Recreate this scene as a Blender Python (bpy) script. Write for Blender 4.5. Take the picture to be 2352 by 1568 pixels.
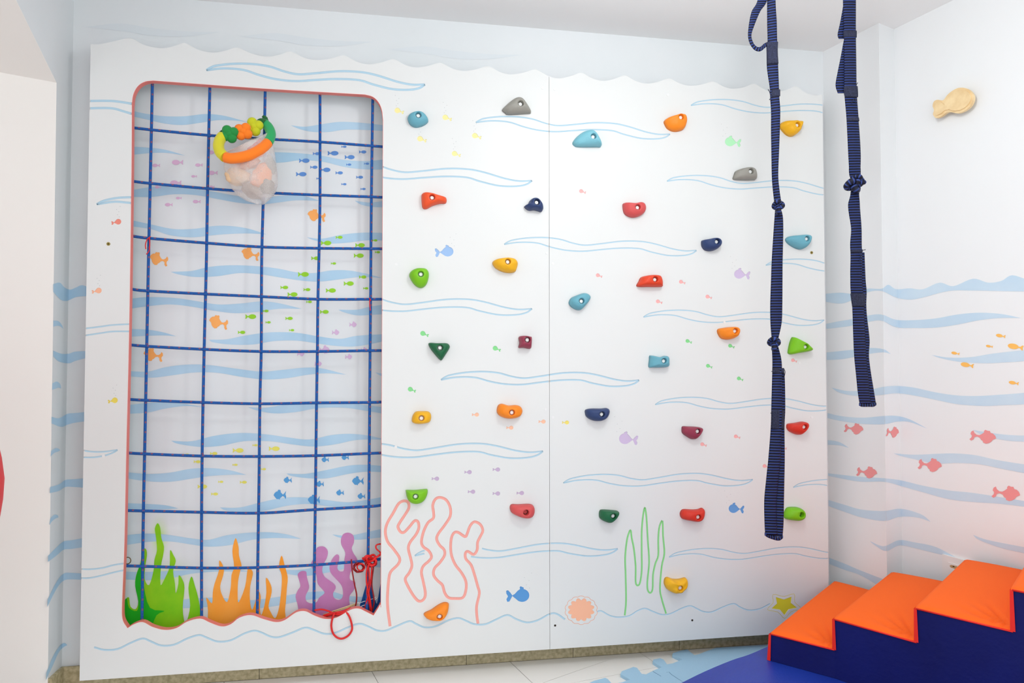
import bpy, bmesh, math, random
from mathutils import Vector, Matrix
random.seed(7)
C = bpy.context.scene.collection
for o in list(bpy.data.objects): bpy.data.objects.remove(o)

# ------------------------------------------------------------------ camera
ZB = 0.07                                   # height of the boards' lower edge above the floor
CAM = Vector((1.01562, -2.75771, 1.05736 + ZB))
YAW, PITCH, FPX, PPY = 0.173502, 0.0302375, 1687.39, 800.24
Fw = Vector((math.sin(YAW)*math.cos(PITCH), math.cos(YAW)*math.cos(PITCH), math.sin(PITCH)))
Rt = Vector((math.cos(YAW), -math.sin(YAW), 0))
Up = Rt.cross(Fw)
cd = bpy.data.cameras.new('camera'); cam = bpy.data.objects.new('camera', cd); C.objects.link(cam)
m3 = Matrix((Rt, Up, -Fw)).transposed()
cam.matrix_world = Matrix.Translation(CAM) @ m3.to_4x4()
cd.sensor_fit = 'HORIZONTAL'; cd.sensor_width = 36; cd.lens = FPX*36/2352
cd.shift_y = (PPY-784)/2352
cd.clip_start = 0.05
bpy.context.scene.camera = cam

# ------------------------------------------------------------------ light and exposure
vs = bpy.context.scene.view_settings
vs.view_transform = 'Standard'; vs.look = 'None'; vs.gamma = 1; vs.use_curve_mapping = False
vs.exposure = -0.2
w = bpy.data.worlds.new('world'); bpy.context.scene.world = w; w.use_nodes = True
w.node_tree.nodes['Background'].inputs[0].default_value = (0.93, 0.96, 1.0, 1)
w.node_tree.nodes['Background'].inputs[1].default_value = 1.68
def area(name, loc, target, size, power, col, sy=None):
    l = bpy.data.lights.new(name, 'AREA'); l.energy = power; l.color = col
    l.shape = 'RECTANGLE'; l.size = size; l.size_y = sy or size
    o = bpy.data.objects.new(name, l); C.objects.link(o); o.location = loc
    o.rotation_euler = (Vector(target)-Vector(loc)).to_track_quat('-Z', 'Y').to_euler()
    return o
lp = bpy.data.lights.new('globe_lamp', 'POINT'); lp.energy = 22; lp.shadow_soft_size = .11; lp.color = (0.98, 1.0, 0.99)
lo = bpy.data.objects.new('globe_lamp', lp); C.objects.link(lo); lo.location = (1.9, -1.25, 2.27)
area('fill_light_overhead', (1.0, -2.8, 2.44), (1.0, -2.7, 0), 1.2, 16, (1.0, 1.0, 0.96))  # added overhead fill to lift the ambient level, stands for no known fitting
area('fill_light_back', (1.8, -4.6, 1.5), (1.8, 0, 1.3), 2.6, 17, (0.95, 1.0, 1.0), 1.8)  # large soft fill added behind the camera, not an actual window

# ------------------------------------------------------------------ pixel -> place helpers
def ray(x, y): return Fw + Rt*((x-1176)/FPX) - Up*((y-PPY)/FPX)
def on(x, y, p0, n):
    d = ray(x, y); t = (Vector(p0)-CAM).dot(Vector(n))/d.dot(Vector(n)); return CAM + d*t
def atY(x, y, v): return on(x, y, (0, v, 0), (0, 1, 0))
def atX(x, y, v): return on(x, y, (v, 0, 0), (1, 0, 0))
def atZ(x, y, v): return on(x, y, (0, 0, v), (0, 0, 1))

# ------------------------------------------------------------------ materials
def lin(c): return tuple(((v/255)/12.92 if v/255 <= .04045 else ((v/255+.055)/1.055)**2.4) for v in c)
MT = {}
def mat(name, rgb, rough=.55, alpha=1, bump=0, bscale=60, var=0, vscale=4, metal=0, sheen=0, spec=.5, rgb2=None):
    if name in MT: return MT[name]
    m = bpy.data.materials.new(name); m.use_nodes = True; nt = m.node_tree; b = nt.nodes['Principled BSDF']
    alpha = 1
    c = lin(rgb); b.inputs['Base Color'].default_value = (*c, 1)
    b.inputs['Roughness'].default_value = rough; b.inputs['Metallic'].default_value = metal
    b.inputs['Alpha'].default_value = alpha; b.inputs['Specular IOR Level'].default_value = spec
    if sheen: b.inputs['Sheen Weight'].default_value = sheen
    tc = nt.nodes.new('ShaderNodeTexCoord')
    if bump:
        n = nt.nodes.new('ShaderNodeTexNoise'); n.inputs['Scale'].default_value = bscale; n.inputs['Detail'].default_value = 4
        bp = nt.nodes.new('ShaderNodeBump'); bp.inputs['Strength'].default_value = bump; bp.inputs['Distance'].default_value = .004
        nt.links.new(tc.outputs['Object'], n.inputs['Vector'])
        nt.links.new(n.outputs['Fac'], bp.inputs['Height']); nt.links.new(bp.outputs['Normal'], b.inputs['Normal'])
    if var or rgb2:
        n = nt.nodes.new('ShaderNodeTexNoise'); n.inputs['Scale'].default_value = vscale; n.inputs['Detail'].default_value = 5
        r = nt.nodes.new('ShaderNodeMix'); r.data_type = 'RGBA'
        c2 = lin(rgb2) if rgb2 else tuple(v*(1-var) for v in c)
        r.inputs[6].default_value = (*c, 1); r.inputs[7].default_value = (*c2, 1)
        mr = nt.nodes.new('ShaderNodeMapRange'); mr.inputs[1].default_value = .35; mr.inputs[2].default_value = .65
        nt.links.new(tc.outputs['Object'], n.inputs['Vector']); nt.links.new(n.outputs['Fac'], mr.inputs[0])
        nt.links.new(mr.outputs[0], r.inputs[0]); nt.links.new(r.outputs[2], b.inputs['Base Color'])
    MT[name] = m; return m

WALLW = mat('white_wall_paint', (238, 240, 241), .6, bump=.05, bscale=25, spec=.3)
WALLB = mat('pale_blue_wall_paint', (224, 229, 231), .6, bump=.08, bscale=18, rgb2=(230, 233, 235), vscale=1.6, spec=.3)
CEIL = mat('ceiling_paint', (245, 246, 246), .8, bump=.1, bscale=8, rgb2=(247, 248, 248), vscale=1.3, spec=.2)
WARM = mat('warm_white_wall_paint', (240, 237, 232), .7, bump=.05, bscale=20, spec=.2)
BOARD = mat('white_laminate', (226, 228, 227), .32, bump=.02, bscale=12, spec=.4)
SALMON = mat('salmon_edge_paint', (238, 132, 122), .6)
TERR = mat('terrazzo_stone', (198, 186, 150), .6, rgb2=(164, 152, 116), vscale=70)
TILE = mat('white_floor_tile', (251, 250, 246), .25, var=.02)
GROUT = mat('grey_grout', (150, 148, 140), .9)
STEEL = mat('steel_bolt', (240, 240, 237), .35, metal=.1)
BRASS = mat('brass_screw', (150, 130, 60), .4, metal=.6)
DARK = mat('dark_hole', (40, 30, 15), .9)
NAVYM = None

# ------------------------------------------------------------------ object helpers
def link(name, me, m=None, parent=None, smooth=False):
    if m is not None: me.materials.append(m)
    if smooth:
        for f in me.polygons: f.use_smooth = True
    o = bpy.data.objects.new(name, me); C.objects.link(o)
    if parent is not None: o.parent = parent
    return o
def fromb(name, bm, m=None, parent=None, smooth=False):
    me = bpy.data.meshes.new(name); bmesh.ops.recalc_face_normals(bm, faces=bm.faces); bm.to_mesh(me); bm.free()
    return link(name, me, m, parent, smooth)
def tag(o, label, cat, group=None):
    o['label'] = label; o['category'] = cat
    if group: o['group'] = group
    return o
def struct(o): o['kind'] = 'structure'; return o
def thing(name, label, cat, group=None, loc=(0, 0, 0)):
    o = bpy.data.objects.new(name, None); C.objects.link(o); o.empty_display_size = .05
    return tag(o, label, cat, group)
def prism(bm, pts, off):
    """closed solid: polygon pts (3D) and the same polygon moved by vector off"""
    off = Vector(off); a = [bm.verts.new(p) for p in pts]; b = [bm.verts.new(Vector(p)+off) for p in pts]
    n = len(pts)
    bm.faces.new(a); bm.faces.new(b[::-1])
    for i in range(n): bm.faces.new((a[i], b[i], b[(i+1) % n], a[(i+1) % n]))
def box(bm, lo, hi):
    x0, y0, z0 = lo; x1, y1, z1 = hi
    prism(bm, [(x0, y0, z0), (x1, y0, z0), (x1, y1, z0), (x0, y1, z0)], (0, 0, z1-z0))
def cr(pts, n=6, closed=False):
    """Catmull-Rom through pixel / 3D points"""
    pts = [Vector(p) for p in pts]; out = []; N = len(pts)
    rng = range(N if closed else N-1)
    for i in rng:
        p0 = pts[(i-1) % N] if closed or i > 0 else pts[i]*2-pts[i+1]
        p1 = pts[i]; p2 = pts[(i+1) % N]
        p3 = pts[(i+2) % N] if closed or i+2 < N else p2*2-p1
        for k in range(n):
            t = k/n
            out.append(.5*((2*p1)+(p2-p0)*t+(2*p0-5*p1+4*p2-p3)*t*t+(3*p1-p0-3*p2+p3)*t**3))
    if not closed: out.append(pts[-1])
    return out
def clean(pts, eps=1e-5):
    out = []
    for p in pts:
        if not out or (Vector(p)-Vector(out[-1])).length > eps: out.append(p)
    if len(out) > 2 and (Vector(out[0])-Vector(out[-1])).length <= eps: out.pop()
    return out
def tube(bm, path, r, n=8, closed=False, caps=True, uv=None, flat=None, half=False, vs0=0.0):
    """tube along 3D path; r a number or a list. uv: layer, v runs along the length in metres"""
    path = [Vector(p) for p in path]; N = len(path); rings = []; d = 0; ds = []
    up = None
    for i in range(N):
        a = path[(i-1) % N] if closed or i > 0 else path[i]
        b = path[(i+1) % N] if closed or i < N-1 else path[i]
        t = (b-a)
        if t.length < 1e-9: t = Vector((0, 0, 1))
        t.normalize()
        if up is None:
            up = t.cross(Vector((0, 1, 0)))
            if up.length < .05: up = t.cross(Vector((1, 0, 0)))
        up = (up - t*up.dot(t)).normalized(); s = t.cross(up)
        rr = r[i] if isinstance(r, (list, tuple)) else r
        rings.append([bm.verts.new(path[i]+up*math.cos(2*math.pi*k/n)*rr+s*math.sin(2*math.pi*k/n)*rr) for k in range(n)])
        if i: d += (path[i]-path[i-1]).length
        ds.append(d)
    for i in range(N if closed else N-1):
        A = rings[i]; B = rings[(i+1) % N]
        for k in range(n):
            f = bm.faces.new((A[k], A[(k+1) % n], B[(k+1) % n], B[k])); f.smooth = True
            if uv is not None:
                v0 = ds[i]; v1 = ds[i+1] if i+1 < N else d
                for lp, (uu, vv) in zip(f.loops, ((k/n, v0), ((k+1)/n, v0), ((k+1)/n, v1), (k/n, v1))): lp[uv].uv = (uu, vv+vs0)
    if caps and not closed:
        bm.faces.new(rings[0][::-1]); bm.faces.new(rings[-1])
def sphere(bm, c, r, sx=1, sy=1, sz=1, seg=16, rings=10, rot=None, noise=0, seed=0):
    res = bmesh.ops.create_uvsphere(bm, u_segments=seg, v_segments=rings, radius=1)
    rn = random.Random(seed); ph = [rn.uniform(0, 6.28) for _ in range(6)]
    for v in res['verts']:
        p = v.co.copy()
        if noise: p *= 1+noise*(math.sin(5*p.x+ph[0])*math.sin(4*p.y+ph[1])+.6*math.sin(9*p.z+ph[2]+3*p.x)+.4*math.sin(13*p.y+ph[3]))
        p = Vector((p.x*sx*r, p.y*sy*r, p.z*sz*r))
        if rot: p = rot @ p
        v.co = p+Vector(c)
    for v in res['verts']:
        for f in v.link_faces: f.smooth = True

# ------------------------------------------------------------------ room shell
YW = 0.10                       # back wall
HC = atY(1890, 119, YW).z       # ceiling height
XL = atY(155, 800, YW).x        # left return of the niche
c0 = atZ(1890, 119, HC); c1 = atZ(2018, 53, HC); c2 = atZ(2053, 67, HC); c3 = atZ(2180, 5, HC)
c0.y = YW
dw = Vector((c3.x-c2.x, c3.y-c2.y, 0)).normalized()
c4 = c2 + dw*3.4
YF = -4.6
bm = bmesh.new(); box(bm, (-3, YF, -.12), (4.4, YW+.1, -.0015)); floor = struct(fromb('floor', bm, GROUT))
bm = bmesh.new(); box(bm, (-3, YF, HC), (4.4, YW+.1, HC+.1)); struct(fromb('ceiling', bm, CEIL))
bm = bmesh.new(); box(bm, (-3, YW, 0), (c0.x+.1, YW+.1, HC)); wall_back = struct(fromb('wall_back', bm, WALLB))
def seg_wall(bm, a, b, th=.08):
    d = (b-a); d.z = 0; nn = Vector((-d.y, d.x, 0)).normalized()*th   # outward (away from the room)
    if nn.x < 0 and abs(d.y) > abs(d.x): nn = -nn
    if abs(d.x) > abs(d.y) and nn.y < 0: nn = -nn
    P = [Vector((a.x, a.y, 0)), Vector((b.x, b.y, 0)), Vector((b.x, b.y, 0))+nn, Vector((a.x, a.y, 0))+nn]
    prism(bm, P, (0, 0, HC))
# one solid: pillar face, its short return and the long wall
bm = bmesh.new()
out = [Vector((c0.x, c0.y+.0, 0)), Vector((c1.x, c1.y, 0)), Vector((c2.x, c2.y, 0)), Vector((c4.x, c4.y, 0)), Vector((c4.x+.4, c4.y, 0)), Vector((c4.x+.4, YW, 0))]
prism(bm, out, (0, 0, HC)); wall_right = struct(fromb('wall_right', bm, WALLW))
# left: block with sloping soffit
pz = atX(130, 190, XL); pa = atX(37, 0, XL); q0 = atZ(0, 166, pz.z)
sl = (pa.z-pz.z)/(pz.y-pa.y)
ytop = pz.y-(HC-pz.z)/sl
skew = Vector((q0.x-pz.x, q0.y-pz.y, 0)).normalized()*3.0
prof = [(XL, YW, 0), (XL, atX(113, 1400, XL).y, 0), (XL, pz.y, pz.z), (XL, ytop, HC), (XL, YW, HC)]
bm = bmesh.new()
off = [Vector((-2.9, 0, 0)), skew, skew, skew, Vector((-2.9, 0, 0))]
a = [bm.verts.new(p) for p in prof]; b = [bm.verts.new(Vector(p)+o) for p, o in zip(prof, off)]
bm.faces.new(a); bm.faces.new(b[::-1])
for i in range(5): bm.faces.new((a[i], b[i], b[(i+1) % 5], a[(i+1) % 5]))
wall_left = struct(fromb('wall_left', bm, WARM))
me = wall_left.data; me.materials.append(WALLB)
for f in me.polygons:
    if abs(f.normal.x) > .95 and f.center.x > XL-.01: f.material_index = 1

# baseboards of speckled stone tiles
BH = atY(160, 1531, YW-.012).z
bm = bmesh.new(); box(bm, (XL, YW-.006, 0), (c0.x, YW, BH-.002)); bb = struct(fromb('baseboard_back', bm, GROUT))
xs = [XL+.001] + [atY(x, 1520, YW-.012).x for x in (596-474, 596, 1071, 1316, 1560)] + [c0.x-.002]
xs = sorted(x for x in xs if x >= XL)
for i in range(len(xs)-1):
    bm = bmesh.new(); box(bm, (xs[i]+.001, YW-.014, 0), (xs[i+1]-.001, YW-.004, BH)); fromb('baseboard_tile', bm, TERR, bb)
bm = bmesh.new(); yb = prof[1][1]; box(bm, (XL, yb, 0), (XL+.012, YW-.016, BH)); struct(fromb('baseboard_left', bm, TERR))

# floor tiles: joints run with the room's slanted side wall
TD = Vector((math.sin(math.radians(12.8)), -math.cos(math.radians(12.8)), 0)); TN = Vector((TD.y*-1, TD.x, 0))
t1 = atZ(1165, 1513, 0); t3 = atZ(1465, 1495.6, 0)
sp = (t3-t1).dot(TN)
ob0 = atZ(1451, 1496, 0); ob1 = atZ(1246, 1568, 0)
def clip_half(poly, p, n):
    out = []
    for i in range(len(poly)):
        a, b = poly[i], poly[(i+1) % len(poly)]; da, db = (a-p).dot(n), (b-p).dot(n)
        if da >= 0: out.append(a)
        if (da > 0) != (db > 0) and abs(da-db) > 1e-12: out.append(a+(b-a)*(da/(da-db)))
    return out
def inset(poly, g):
    """shrink convex polygon by g"""
    c = sum(poly, Vector())/len(poly); res = list(poly)
    for i in range(len(poly)):
        a, b = poly[i], poly[(i+1) % len(poly)]; e = (b-a)
        if e.length < 1e-5: continue
        n = Vector((-e.y, e.x, 0)).normalized()
        if (c-a).dot(n) < 0: n = -n
        res = clip_half(res, a+n*g, n)
    return clean(res)
def floor_tile(poly):
    poly = clip_half(poly, Vector((0, YW-.016, 0)), Vector((0, -1, 0)))
    if len(poly) < 3: return
    poly = clip_half(poly, Vector((XL-.0, 0, 0)), Vector((1, 0, 0)))
    if len(poly) < 3: return
    poly = clip_half(poly, Vector((c1.x, c1.y, 0)), Vector((dw.y, -dw.x, 0))*(1 if (Vector((1, -2, 0))-c1).dot(Vector((dw.y, -dw.x, 0))) > 0 else -1))
    if len(poly) < 3: return
    poly = inset(clean(poly), .0011)
    if len(poly) < 3: return
    bm = bmesh.new(); prism(bm, [(p.x, p.y, -.001) for p in poly], (0, 0, .001)); fromb('floor_tile', bm, TILE, floor)
for i in range(-4, 5):
    for j in range(-1, 5):
        o = t1+TN*sp*i+TD*(-.22+sp*1.0*j); o.z = 0
        P = [o, o+TN*sp, o+TN*sp+TD*sp, o+TD*sp]
        if sp < 0: P = P[::-1]
        if i == 0 and j in (0,):
            n = Vector((-(ob1-ob0).y, (ob1-ob0).x, 0)).normalized()
            floor_tile(clip_half(P, ob0, n)); floor_tile(clip_half(P, ob0, -n))
        else: floor_tile(P)

# ------------------------------------------------------------------ painted shapes
def paint(name, plane, pts, m, parent, e=.0006, clips=(), lab=None):
    """flat coat of paint: pixel polygon laid on the wall plane (point, normal towards room)"""
    P = [Vector((x, y, 0)) for x, y in pts]
    for p, n in clips:
        P = clip_half(P, Vector((*p, 0)), Vector((*n, 0)))
        if len(P) < 3: return None
    P = clean(P, .05)
    if len(P) < 3: return None
    p0, n = plane; n = Vector(n).normalized()
    Q = [on(p.x, p.y, p0, n)+n*e for p in P]
    bm = bmesh.new(); bm.faces.new([bm.verts.new(q_) for q_ in Q]); o = fromb(name, bm, m, parent)
    if lab: o['label'] = lab
    return o
def smooth2(pts, n=5, closed=False): return [(p[0], p[1]) for p in cr([(x, y, 0) for x, y in pts], n, closed)]
def band(up, lo):
    a = smooth2(up, 5); b = smooth2(lo, 5); return a+b[::-1]
# fish outlines, head to the left, unit length, y down
def arc(cx, cy, rx, ry, a0, a1, n=14): return [(cx+rx*math.cos(math.radians(a0+(a1-a0)*i/n)), cy+ry*math.sin(math.radians(a0+(a1-a0)*i/n))) for i in range(n+1)]
FISH = {
 'bulb': arc(-.2, 0, .28, .27, 35, 325, 18)+[(.14, -.07), (.24, -.02), (.34, -.16), (.46, -.17), (.47, -.05), (.39, .0), (.5, .07), (.46, .17), (.35, .16), (.24, .03), (.14, .08)],
 'cut': arc(-.17, 0, .3, .31, 40, 258, 16)+[(-.24, -.37), (-.1, -.44), (-.06, -.36), (-.09, -.31), (.02, -.22), (.14, -.07), (.24, .0), (.32, -.13), (.42, -.25), (.5, -.22), (.49, -.08), (.42, .04), (.49, .18), (.45, .31), (.36, .29), (.3, .16), (.24, .03), (.1, .16), (.0, .25)],
 'plain': arc(-.15, 0, .35, .23, 15, 345, 18)+[(.3, -.06), (.42, -.2), (.5, -.22), (.46, 0), (.5, .22), (.42, .2), (.3, .06)],
 'ornate': [(-.5, -.05), (-.44, -.2), (-.34, -.3), (-.25, -.31), (-.2, -.42), (-.12, -.4), (-.02, -.43), (.02, -.33), (.0, -.26), (.08, -.12), (.16, -.03), (.26, -.02), (.36, -.1), (.42, -.24), (.49, -.14), (.5, 0), (.43, .1), (.44, .22), (.5, .34), (.42, .4), (.34, .3), (.33, .16), (.24, .08), (.12, .12), (.05, .24), (-.02, .28), (-.04, .37), (-.16, .4), (-.26, .33), (-.34, .22), (-.38, .08)],
 'angular': [(-.5, .02), (-.42, -.14), (-.3, -.25), (-.18, -.28), (-.14, -.4), (.0, -.4), (.08, -.3), (.04, -.24), (.14, -.12), (.24, -.02), (.36, -.14), (.5, -.32), (.44, -.05), (.5, .14), (.46, .34), (.34, .16), (.22, .08), (.1, .2), (.02, .26), (-.02, .38), (-.12, .32), (-.24, .34), (-.36, .22)],
}
def fish(kind, x, y, L, face=-1, H=1.0, rot=0):
    """face -1: head left, +1: head right"""
    r = math.radians(rot); out = []
    for u, v in FISH[kind]:
        u *= -face; v *= H
        out.append((x+L*(u*math.cos(r)-v*math.sin(r)), y+L*(u*math.sin(r)+v*math.cos(r))))
    return out

BACK = ((0, YW, 0), (0, -1, 0))
BAND = mat('blue_wave_paint', (172, 208, 232), .55, rgb2=(186, 216, 237), vscale=7, spec=.3)
bands = [
 ([(300,254),(340,262),(380,267),(425,267),(470,262),(510,265),(550,275),(570,281)], [(300,266),(340,275),(380,284),(420,287),(460,282),(500,276),(540,277),(570,281)]),
 ([(668,288),(700,291),(735,286),(780,280),(830,282),(884,288)], [(668,288),(690,297),(720,303),(755,303),(790,298),(830,298),(884,301)]),
 ([(300,337),(340,339),(380,344),(425,357)], [(300,356),(340,352),(380,351),(425,357)]),
 ([(575,352),(610,350),(650,350),(700,353),(740,358),(790,367),(840,370),(884,366)], [(575,352),(610,372),(650,373),(690,368),(740,371),(790,383),(840,389),(884,389)]),
 ([(300,437),(350,429),(400,427),(450,434),(490,440),(540,449),(590,456),(640,450),(690,448),(735,461)], [(300,452),(350,452),(400,446),(450,448),(500,457),(550,466),(600,469),(640,465),(680,460),(735,461)]),
 ([(815,461),(850,465),(884,461)], [(815,461),(830,470),(855,475),(884,476)]),
 ([(300,505),(350,516),(400,526),(450,525),(490,519),(530,519),(570,525),(612,538)], [(300,519),(350,527),(390,540),(440,545),(490,540),(530,537),(570,536),(612,538)]),
 ([(705,545),(740,548),(790,538),(840,534),(884,535)], [(705,545),(720,551),(755,559),(800,557),(840,552),(884,552)]),
 ([(392,624),(440,622),(480,613),(530,609),(590,611),(640,617),(680,625),(720,627),(760,621),(800,621),(840,628),(877,638)], [(392,624),(410,630),(450,636),(500,634),(550,627),(600,630),(650,638),(700,645),(740,646),(790,640),(830,636),(877,638)]),
 ([(298,686),(340,682),(400,684),(450,691),(500,699),(550,697),(600,692),(640,696),(693,709)], [(298,709),(340,703),(390,699),(440,704),(490,713),(540,719),(590,716),(640,709),(693,709)]),
 ([(777,711),(820,711),(850,704),(884,699)], [(777,711),(790,717),(820,724),(850,723),(884,721)]),
 ([(296,755),(340,757),(375,763),(405,772)], [(296,773),(340,771),(375,770),(405,772)]),
 ([(480,780),(520,779),(560,771),(620,763),(680,764),(730,772),(780,778),(820,771),(884,767)], [(480,780),(490,786),(530,791),(580,791),(630,783),(680,782),(720,787),(770,794),(820,795),(884,783)]),
 ([(296,852),(340,853),(380,843),(430,837),(480,838),(540,846),(600,853),(650,849),(700,844),(740,846),(795,860)], [(296,864),(350,867),(400,861),(450,855),(500,856),(560,866),(610,871),(660,868),(710,860),(750,857),(795,860)]),
 ([(862,855),(873,857),(884,858)], [(862,855),(873,862),(884,865)]),
 ([(294,930),(340,925),(390,924),(430,928),(478,937)], [(294,950),(340,947),(380,938),(430,932),(478,937)]),
 ([(570,935),(610,936),(660,928),(720,921),(790,923),(840,930),(882,935)], [(570,935),(590,942),(630,949),(680,946),(730,937),(790,936),(840,943),(882,950)]),
 ([(393,1012),(440,1013),(490,1001),(550,994),(610,997),(660,1004),(710,1009),(760,999),(800,996),(840,999),(882,1008)], [(393,1012),(410,1019),(460,1026),(510,1023),(560,1013),(620,1013),(670,1020),(720,1025),(770,1020),(820,1010),(882,1009)]),
 ([(290,1084),(340,1088),(390,1085),(440,1076),(490,1075),(530,1080),(566,1090)], [(290,1098),(340,1105),(390,1106),(440,1099),(480,1093),(530,1090),(566,1090)]),
 ([(658,1087),(700,1088),(750,1079),(800,1069),(840,1067),(882,1070)], [(658,1087),(670,1093),(710,1098),(750,1098),(800,1088),(840,1083),(882,1084)]),
 ([(505,1165),(550,1165),(600,1153),(650,1143),(700,1142),(750,1148),(800,1153),(850,1146),(882,1140)], [(505,1165),(520,1172),(560,1176),(610,1172),(660,1161),(710,1157),(760,1163),(810,1165),(850,1162),(882,1158)]),
 ([(287,1155),(340,1157),(380,1160),(410,1167)], [(287,1170),(340,1170),(380,1169),(410,1167)]),
 ([(285,1229),(330,1225),(380,1227),(440,1236),(480,1239),(520,1229),(570,1223),(620,1222),(660,1227),(692,1237)], [(285,1252),(340,1244),(390,1243),(440,1250),(480,1255),(530,1251),(580,1239),(630,1235),(692,1237)]),
 ([(763,1227),(800,1230),(840,1222),(882,1213)], [(763,1227),(780,1234),(820,1239),(882,1233)]),
 ([(284,1312),(330,1313),(400,1310),(450,1307),(500,1303),(540,1306),(575,1312)], [(284,1330),(340,1332),(390,1328),(440,1317),(500,1312),(540,1312),(575,1312)]),
 ([(640,1308),(700,1307),(760,1290),(820,1285),(882,1283)], [(640,1308),(650,1315),(700,1322),(760,1313),(820,1300),(882,1303)]),
 ([(370,1388),(430,1375),(500,1372),(570,1378),(640,1370),(700,1360),(760,1358),(800,1368),(876,1372)], [(370,1398),(430,1396),(500,1393),(570,1398),(640,1390),(700,1378),(760,1372),(800,1380),(876,1390)]),
]
for up, lo in bands: paint('painted_wave', BACK, band(up, lo), BAND, wall_back)
def school(kind, col, alpha, lst, face, H=1.0, e=.0012, plane=BACK, parent=None, lab='', clips=()):
    m = mat('fish_paint_'+'_'.join(map(str, col)), col, .6, alpha=alpha, spec=.3)
    for t in lst:
        x, y, L = t[:3]; h = t[3] if len(t) > 3 else H; r = t[4] if len(t) > 4 else 0
        paint('painted_fish', plane, fish(kind, x, y, L, face, h, r), m, parent or wall_back, e, clips, lab)
school('plain', (222, 182, 214), .85, [(359,380,18),(408,373,26),(457,379,17),(404,420,26),(446,405,13),(363,430,14),(411,455,13),(388,470,18),(452,463,18),(487,350,20),(489,397,22),(487,429,12)], -1, .95, rgb if False else .0012, lab='pink fish painted on the wall')
school('plain', (96, 146, 214), .9, [(765,352,25),(803,361,23),(833,349,17),(699,369,24),(727,353,17),(721,384,17),(747,390,24),(692,400,24),(779,397,17),(801,378,12),(842,376,12),(826,407,16),(790,423,12),(834,434,12),(733,410,12),(790,337,12)], 1, .9, lab='blue fish painted on the wall')
school('ornate', (255, 176, 98), .92, [(365,595,43,.85,8),(575,583,42,.8,10),(502,740,44,.85,8),(352,815,45,.8,5),(727,495,42,.8,5)], -1, lab='large orange fish painted on the wall')
school('plain', (152, 214, 46), .85, [(749,558,24),(779,545,16),(861,552,12),(827,563,22),(824,587,23),(867,579,12),(725,593,20),(766,605,12),(697,630,25),(653,660,18),(672,676,23),(705,665,16),(760,667,23),(833,636,17),(801,651,23),(840,662,12),(710,693,13),(576,727,25),(610,714,14),(664,731,17),(745,716,20),(616,740,12),(670,758,12),(555,763,17),(661,684,10)], 1, .95, lab='lime green fish painted on the wall')
school('angular', (216, 184, 218), .9, [(811,745,17),(771,763,17),(745,803,25),(801,819,16),(836,803,15),(691,812,17),(731,835,17)], 1, lab='lilac fish painted on the wall')
school('plain', (232, 226, 104), .8, [(547,1034,25),(630,1030,25),(491,1041,17),(586,1022,12),(453,1060,16),(540,1067,12),(428,1044,14),(465,1117,22),(507,1106,12),(559,1107,16),(493,1134,16),(605,1077,12)], 1, .9, lab='pale yellow fish painted on the wall')
school('angular', (88, 160, 216), .9, [(747,1055,17),(793,1050,17),(661,1102,19),(735,1111,18),(822,1104,27),(643,1136,29),(721,1147,28),(781,1131,18),(830,1139,18)], -1, lab='blue fish painted on the wall')
LIME = mat('lime_plant_paint', (150, 214, 22), .55, alpha=.9, rgb2=(120, 204, 12), vscale=9, spec=.3)
DGRN = mat('green_plant_paint', (30, 184, 28), .55, alpha=.82, spec=.3)
ORNG = mat('orange_plant_paint', (255, 160, 44), .55, alpha=.92, rgb2=(255, 172, 70), vscale=9, spec=.3)
PURP = mat('purple_coral_paint', (198, 124, 182), .55, alpha=.9, rgb2=(206, 140, 190), vscale=9, spec=.3)
BLUP = mat('deep_blue_plant_paint', (20, 84, 160), .5, alpha=.95, spec=.3)
HALO = mat('lime_overspray', (196, 232, 120), .6, alpha=.14, spec=.2)
# airbrushed mist of lime and lilac paint around the plants, part of the wall's own paint
WB2 = WALLB.copy(); WB2.name = 'pale_blue_wall_paint_with_mist'; nt = WB2.node_tree; pb = nt.nodes['Principled BSDF']
geo = nt.nodes.new('ShaderNodeNewGeometry')
for (cx_, cy_, sx_, sy_, col_, k_) in ((366, 1235, 26, 60, (186, 230, 90), .8), (385, 1345, 70, 85, (190, 228, 120), .7), (762, 1330, 75, 80, (214, 180, 214), .6), (540, 1390, 90, 50, (250, 214, 170), .5)):
    c_ = atY(cx_, cy_, YW); mp = nt.nodes.new('ShaderNodeMapping'); mp.vector_type = 'TEXTURE'
    mp.inputs['Location'].default_value = c_; mp.inputs['Scale'].default_value = (sx_*.00168, 1, sy_*.00168)
    nt.links.new(geo.outputs['Position'], mp.inputs[0]); gr = nt.nodes.new('ShaderNodeTexGradient'); gr.gradient_type = 'QUADRATIC_SPHERE'
    nt.links.new(mp.outputs[0], gr.inputs[0]); mm = nt.nodes.new('ShaderNodeMath'); mm.operation = 'MULTIPLY'; mm.inputs[1].default_value = k_*1.3
    mm.use_clamp = True; nt.links.new(gr.outputs['Fac'], mm.inputs[0])
    mx = nt.nodes.new('ShaderNodeMix'); mx.data_type = 'RGBA'; src = pb.inputs['Base Color'].links[0].from_socket
    nt.links.new(mm.outputs[0], mx.inputs[0]); nt.links.new(src, mx.inputs[6]); mx.inputs[7].default_value = (*lin(col_), 1); nt.links.new(mx.outputs[2], pb.inputs['Base Color'])
wall_back.data.materials[0] = WB2
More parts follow.
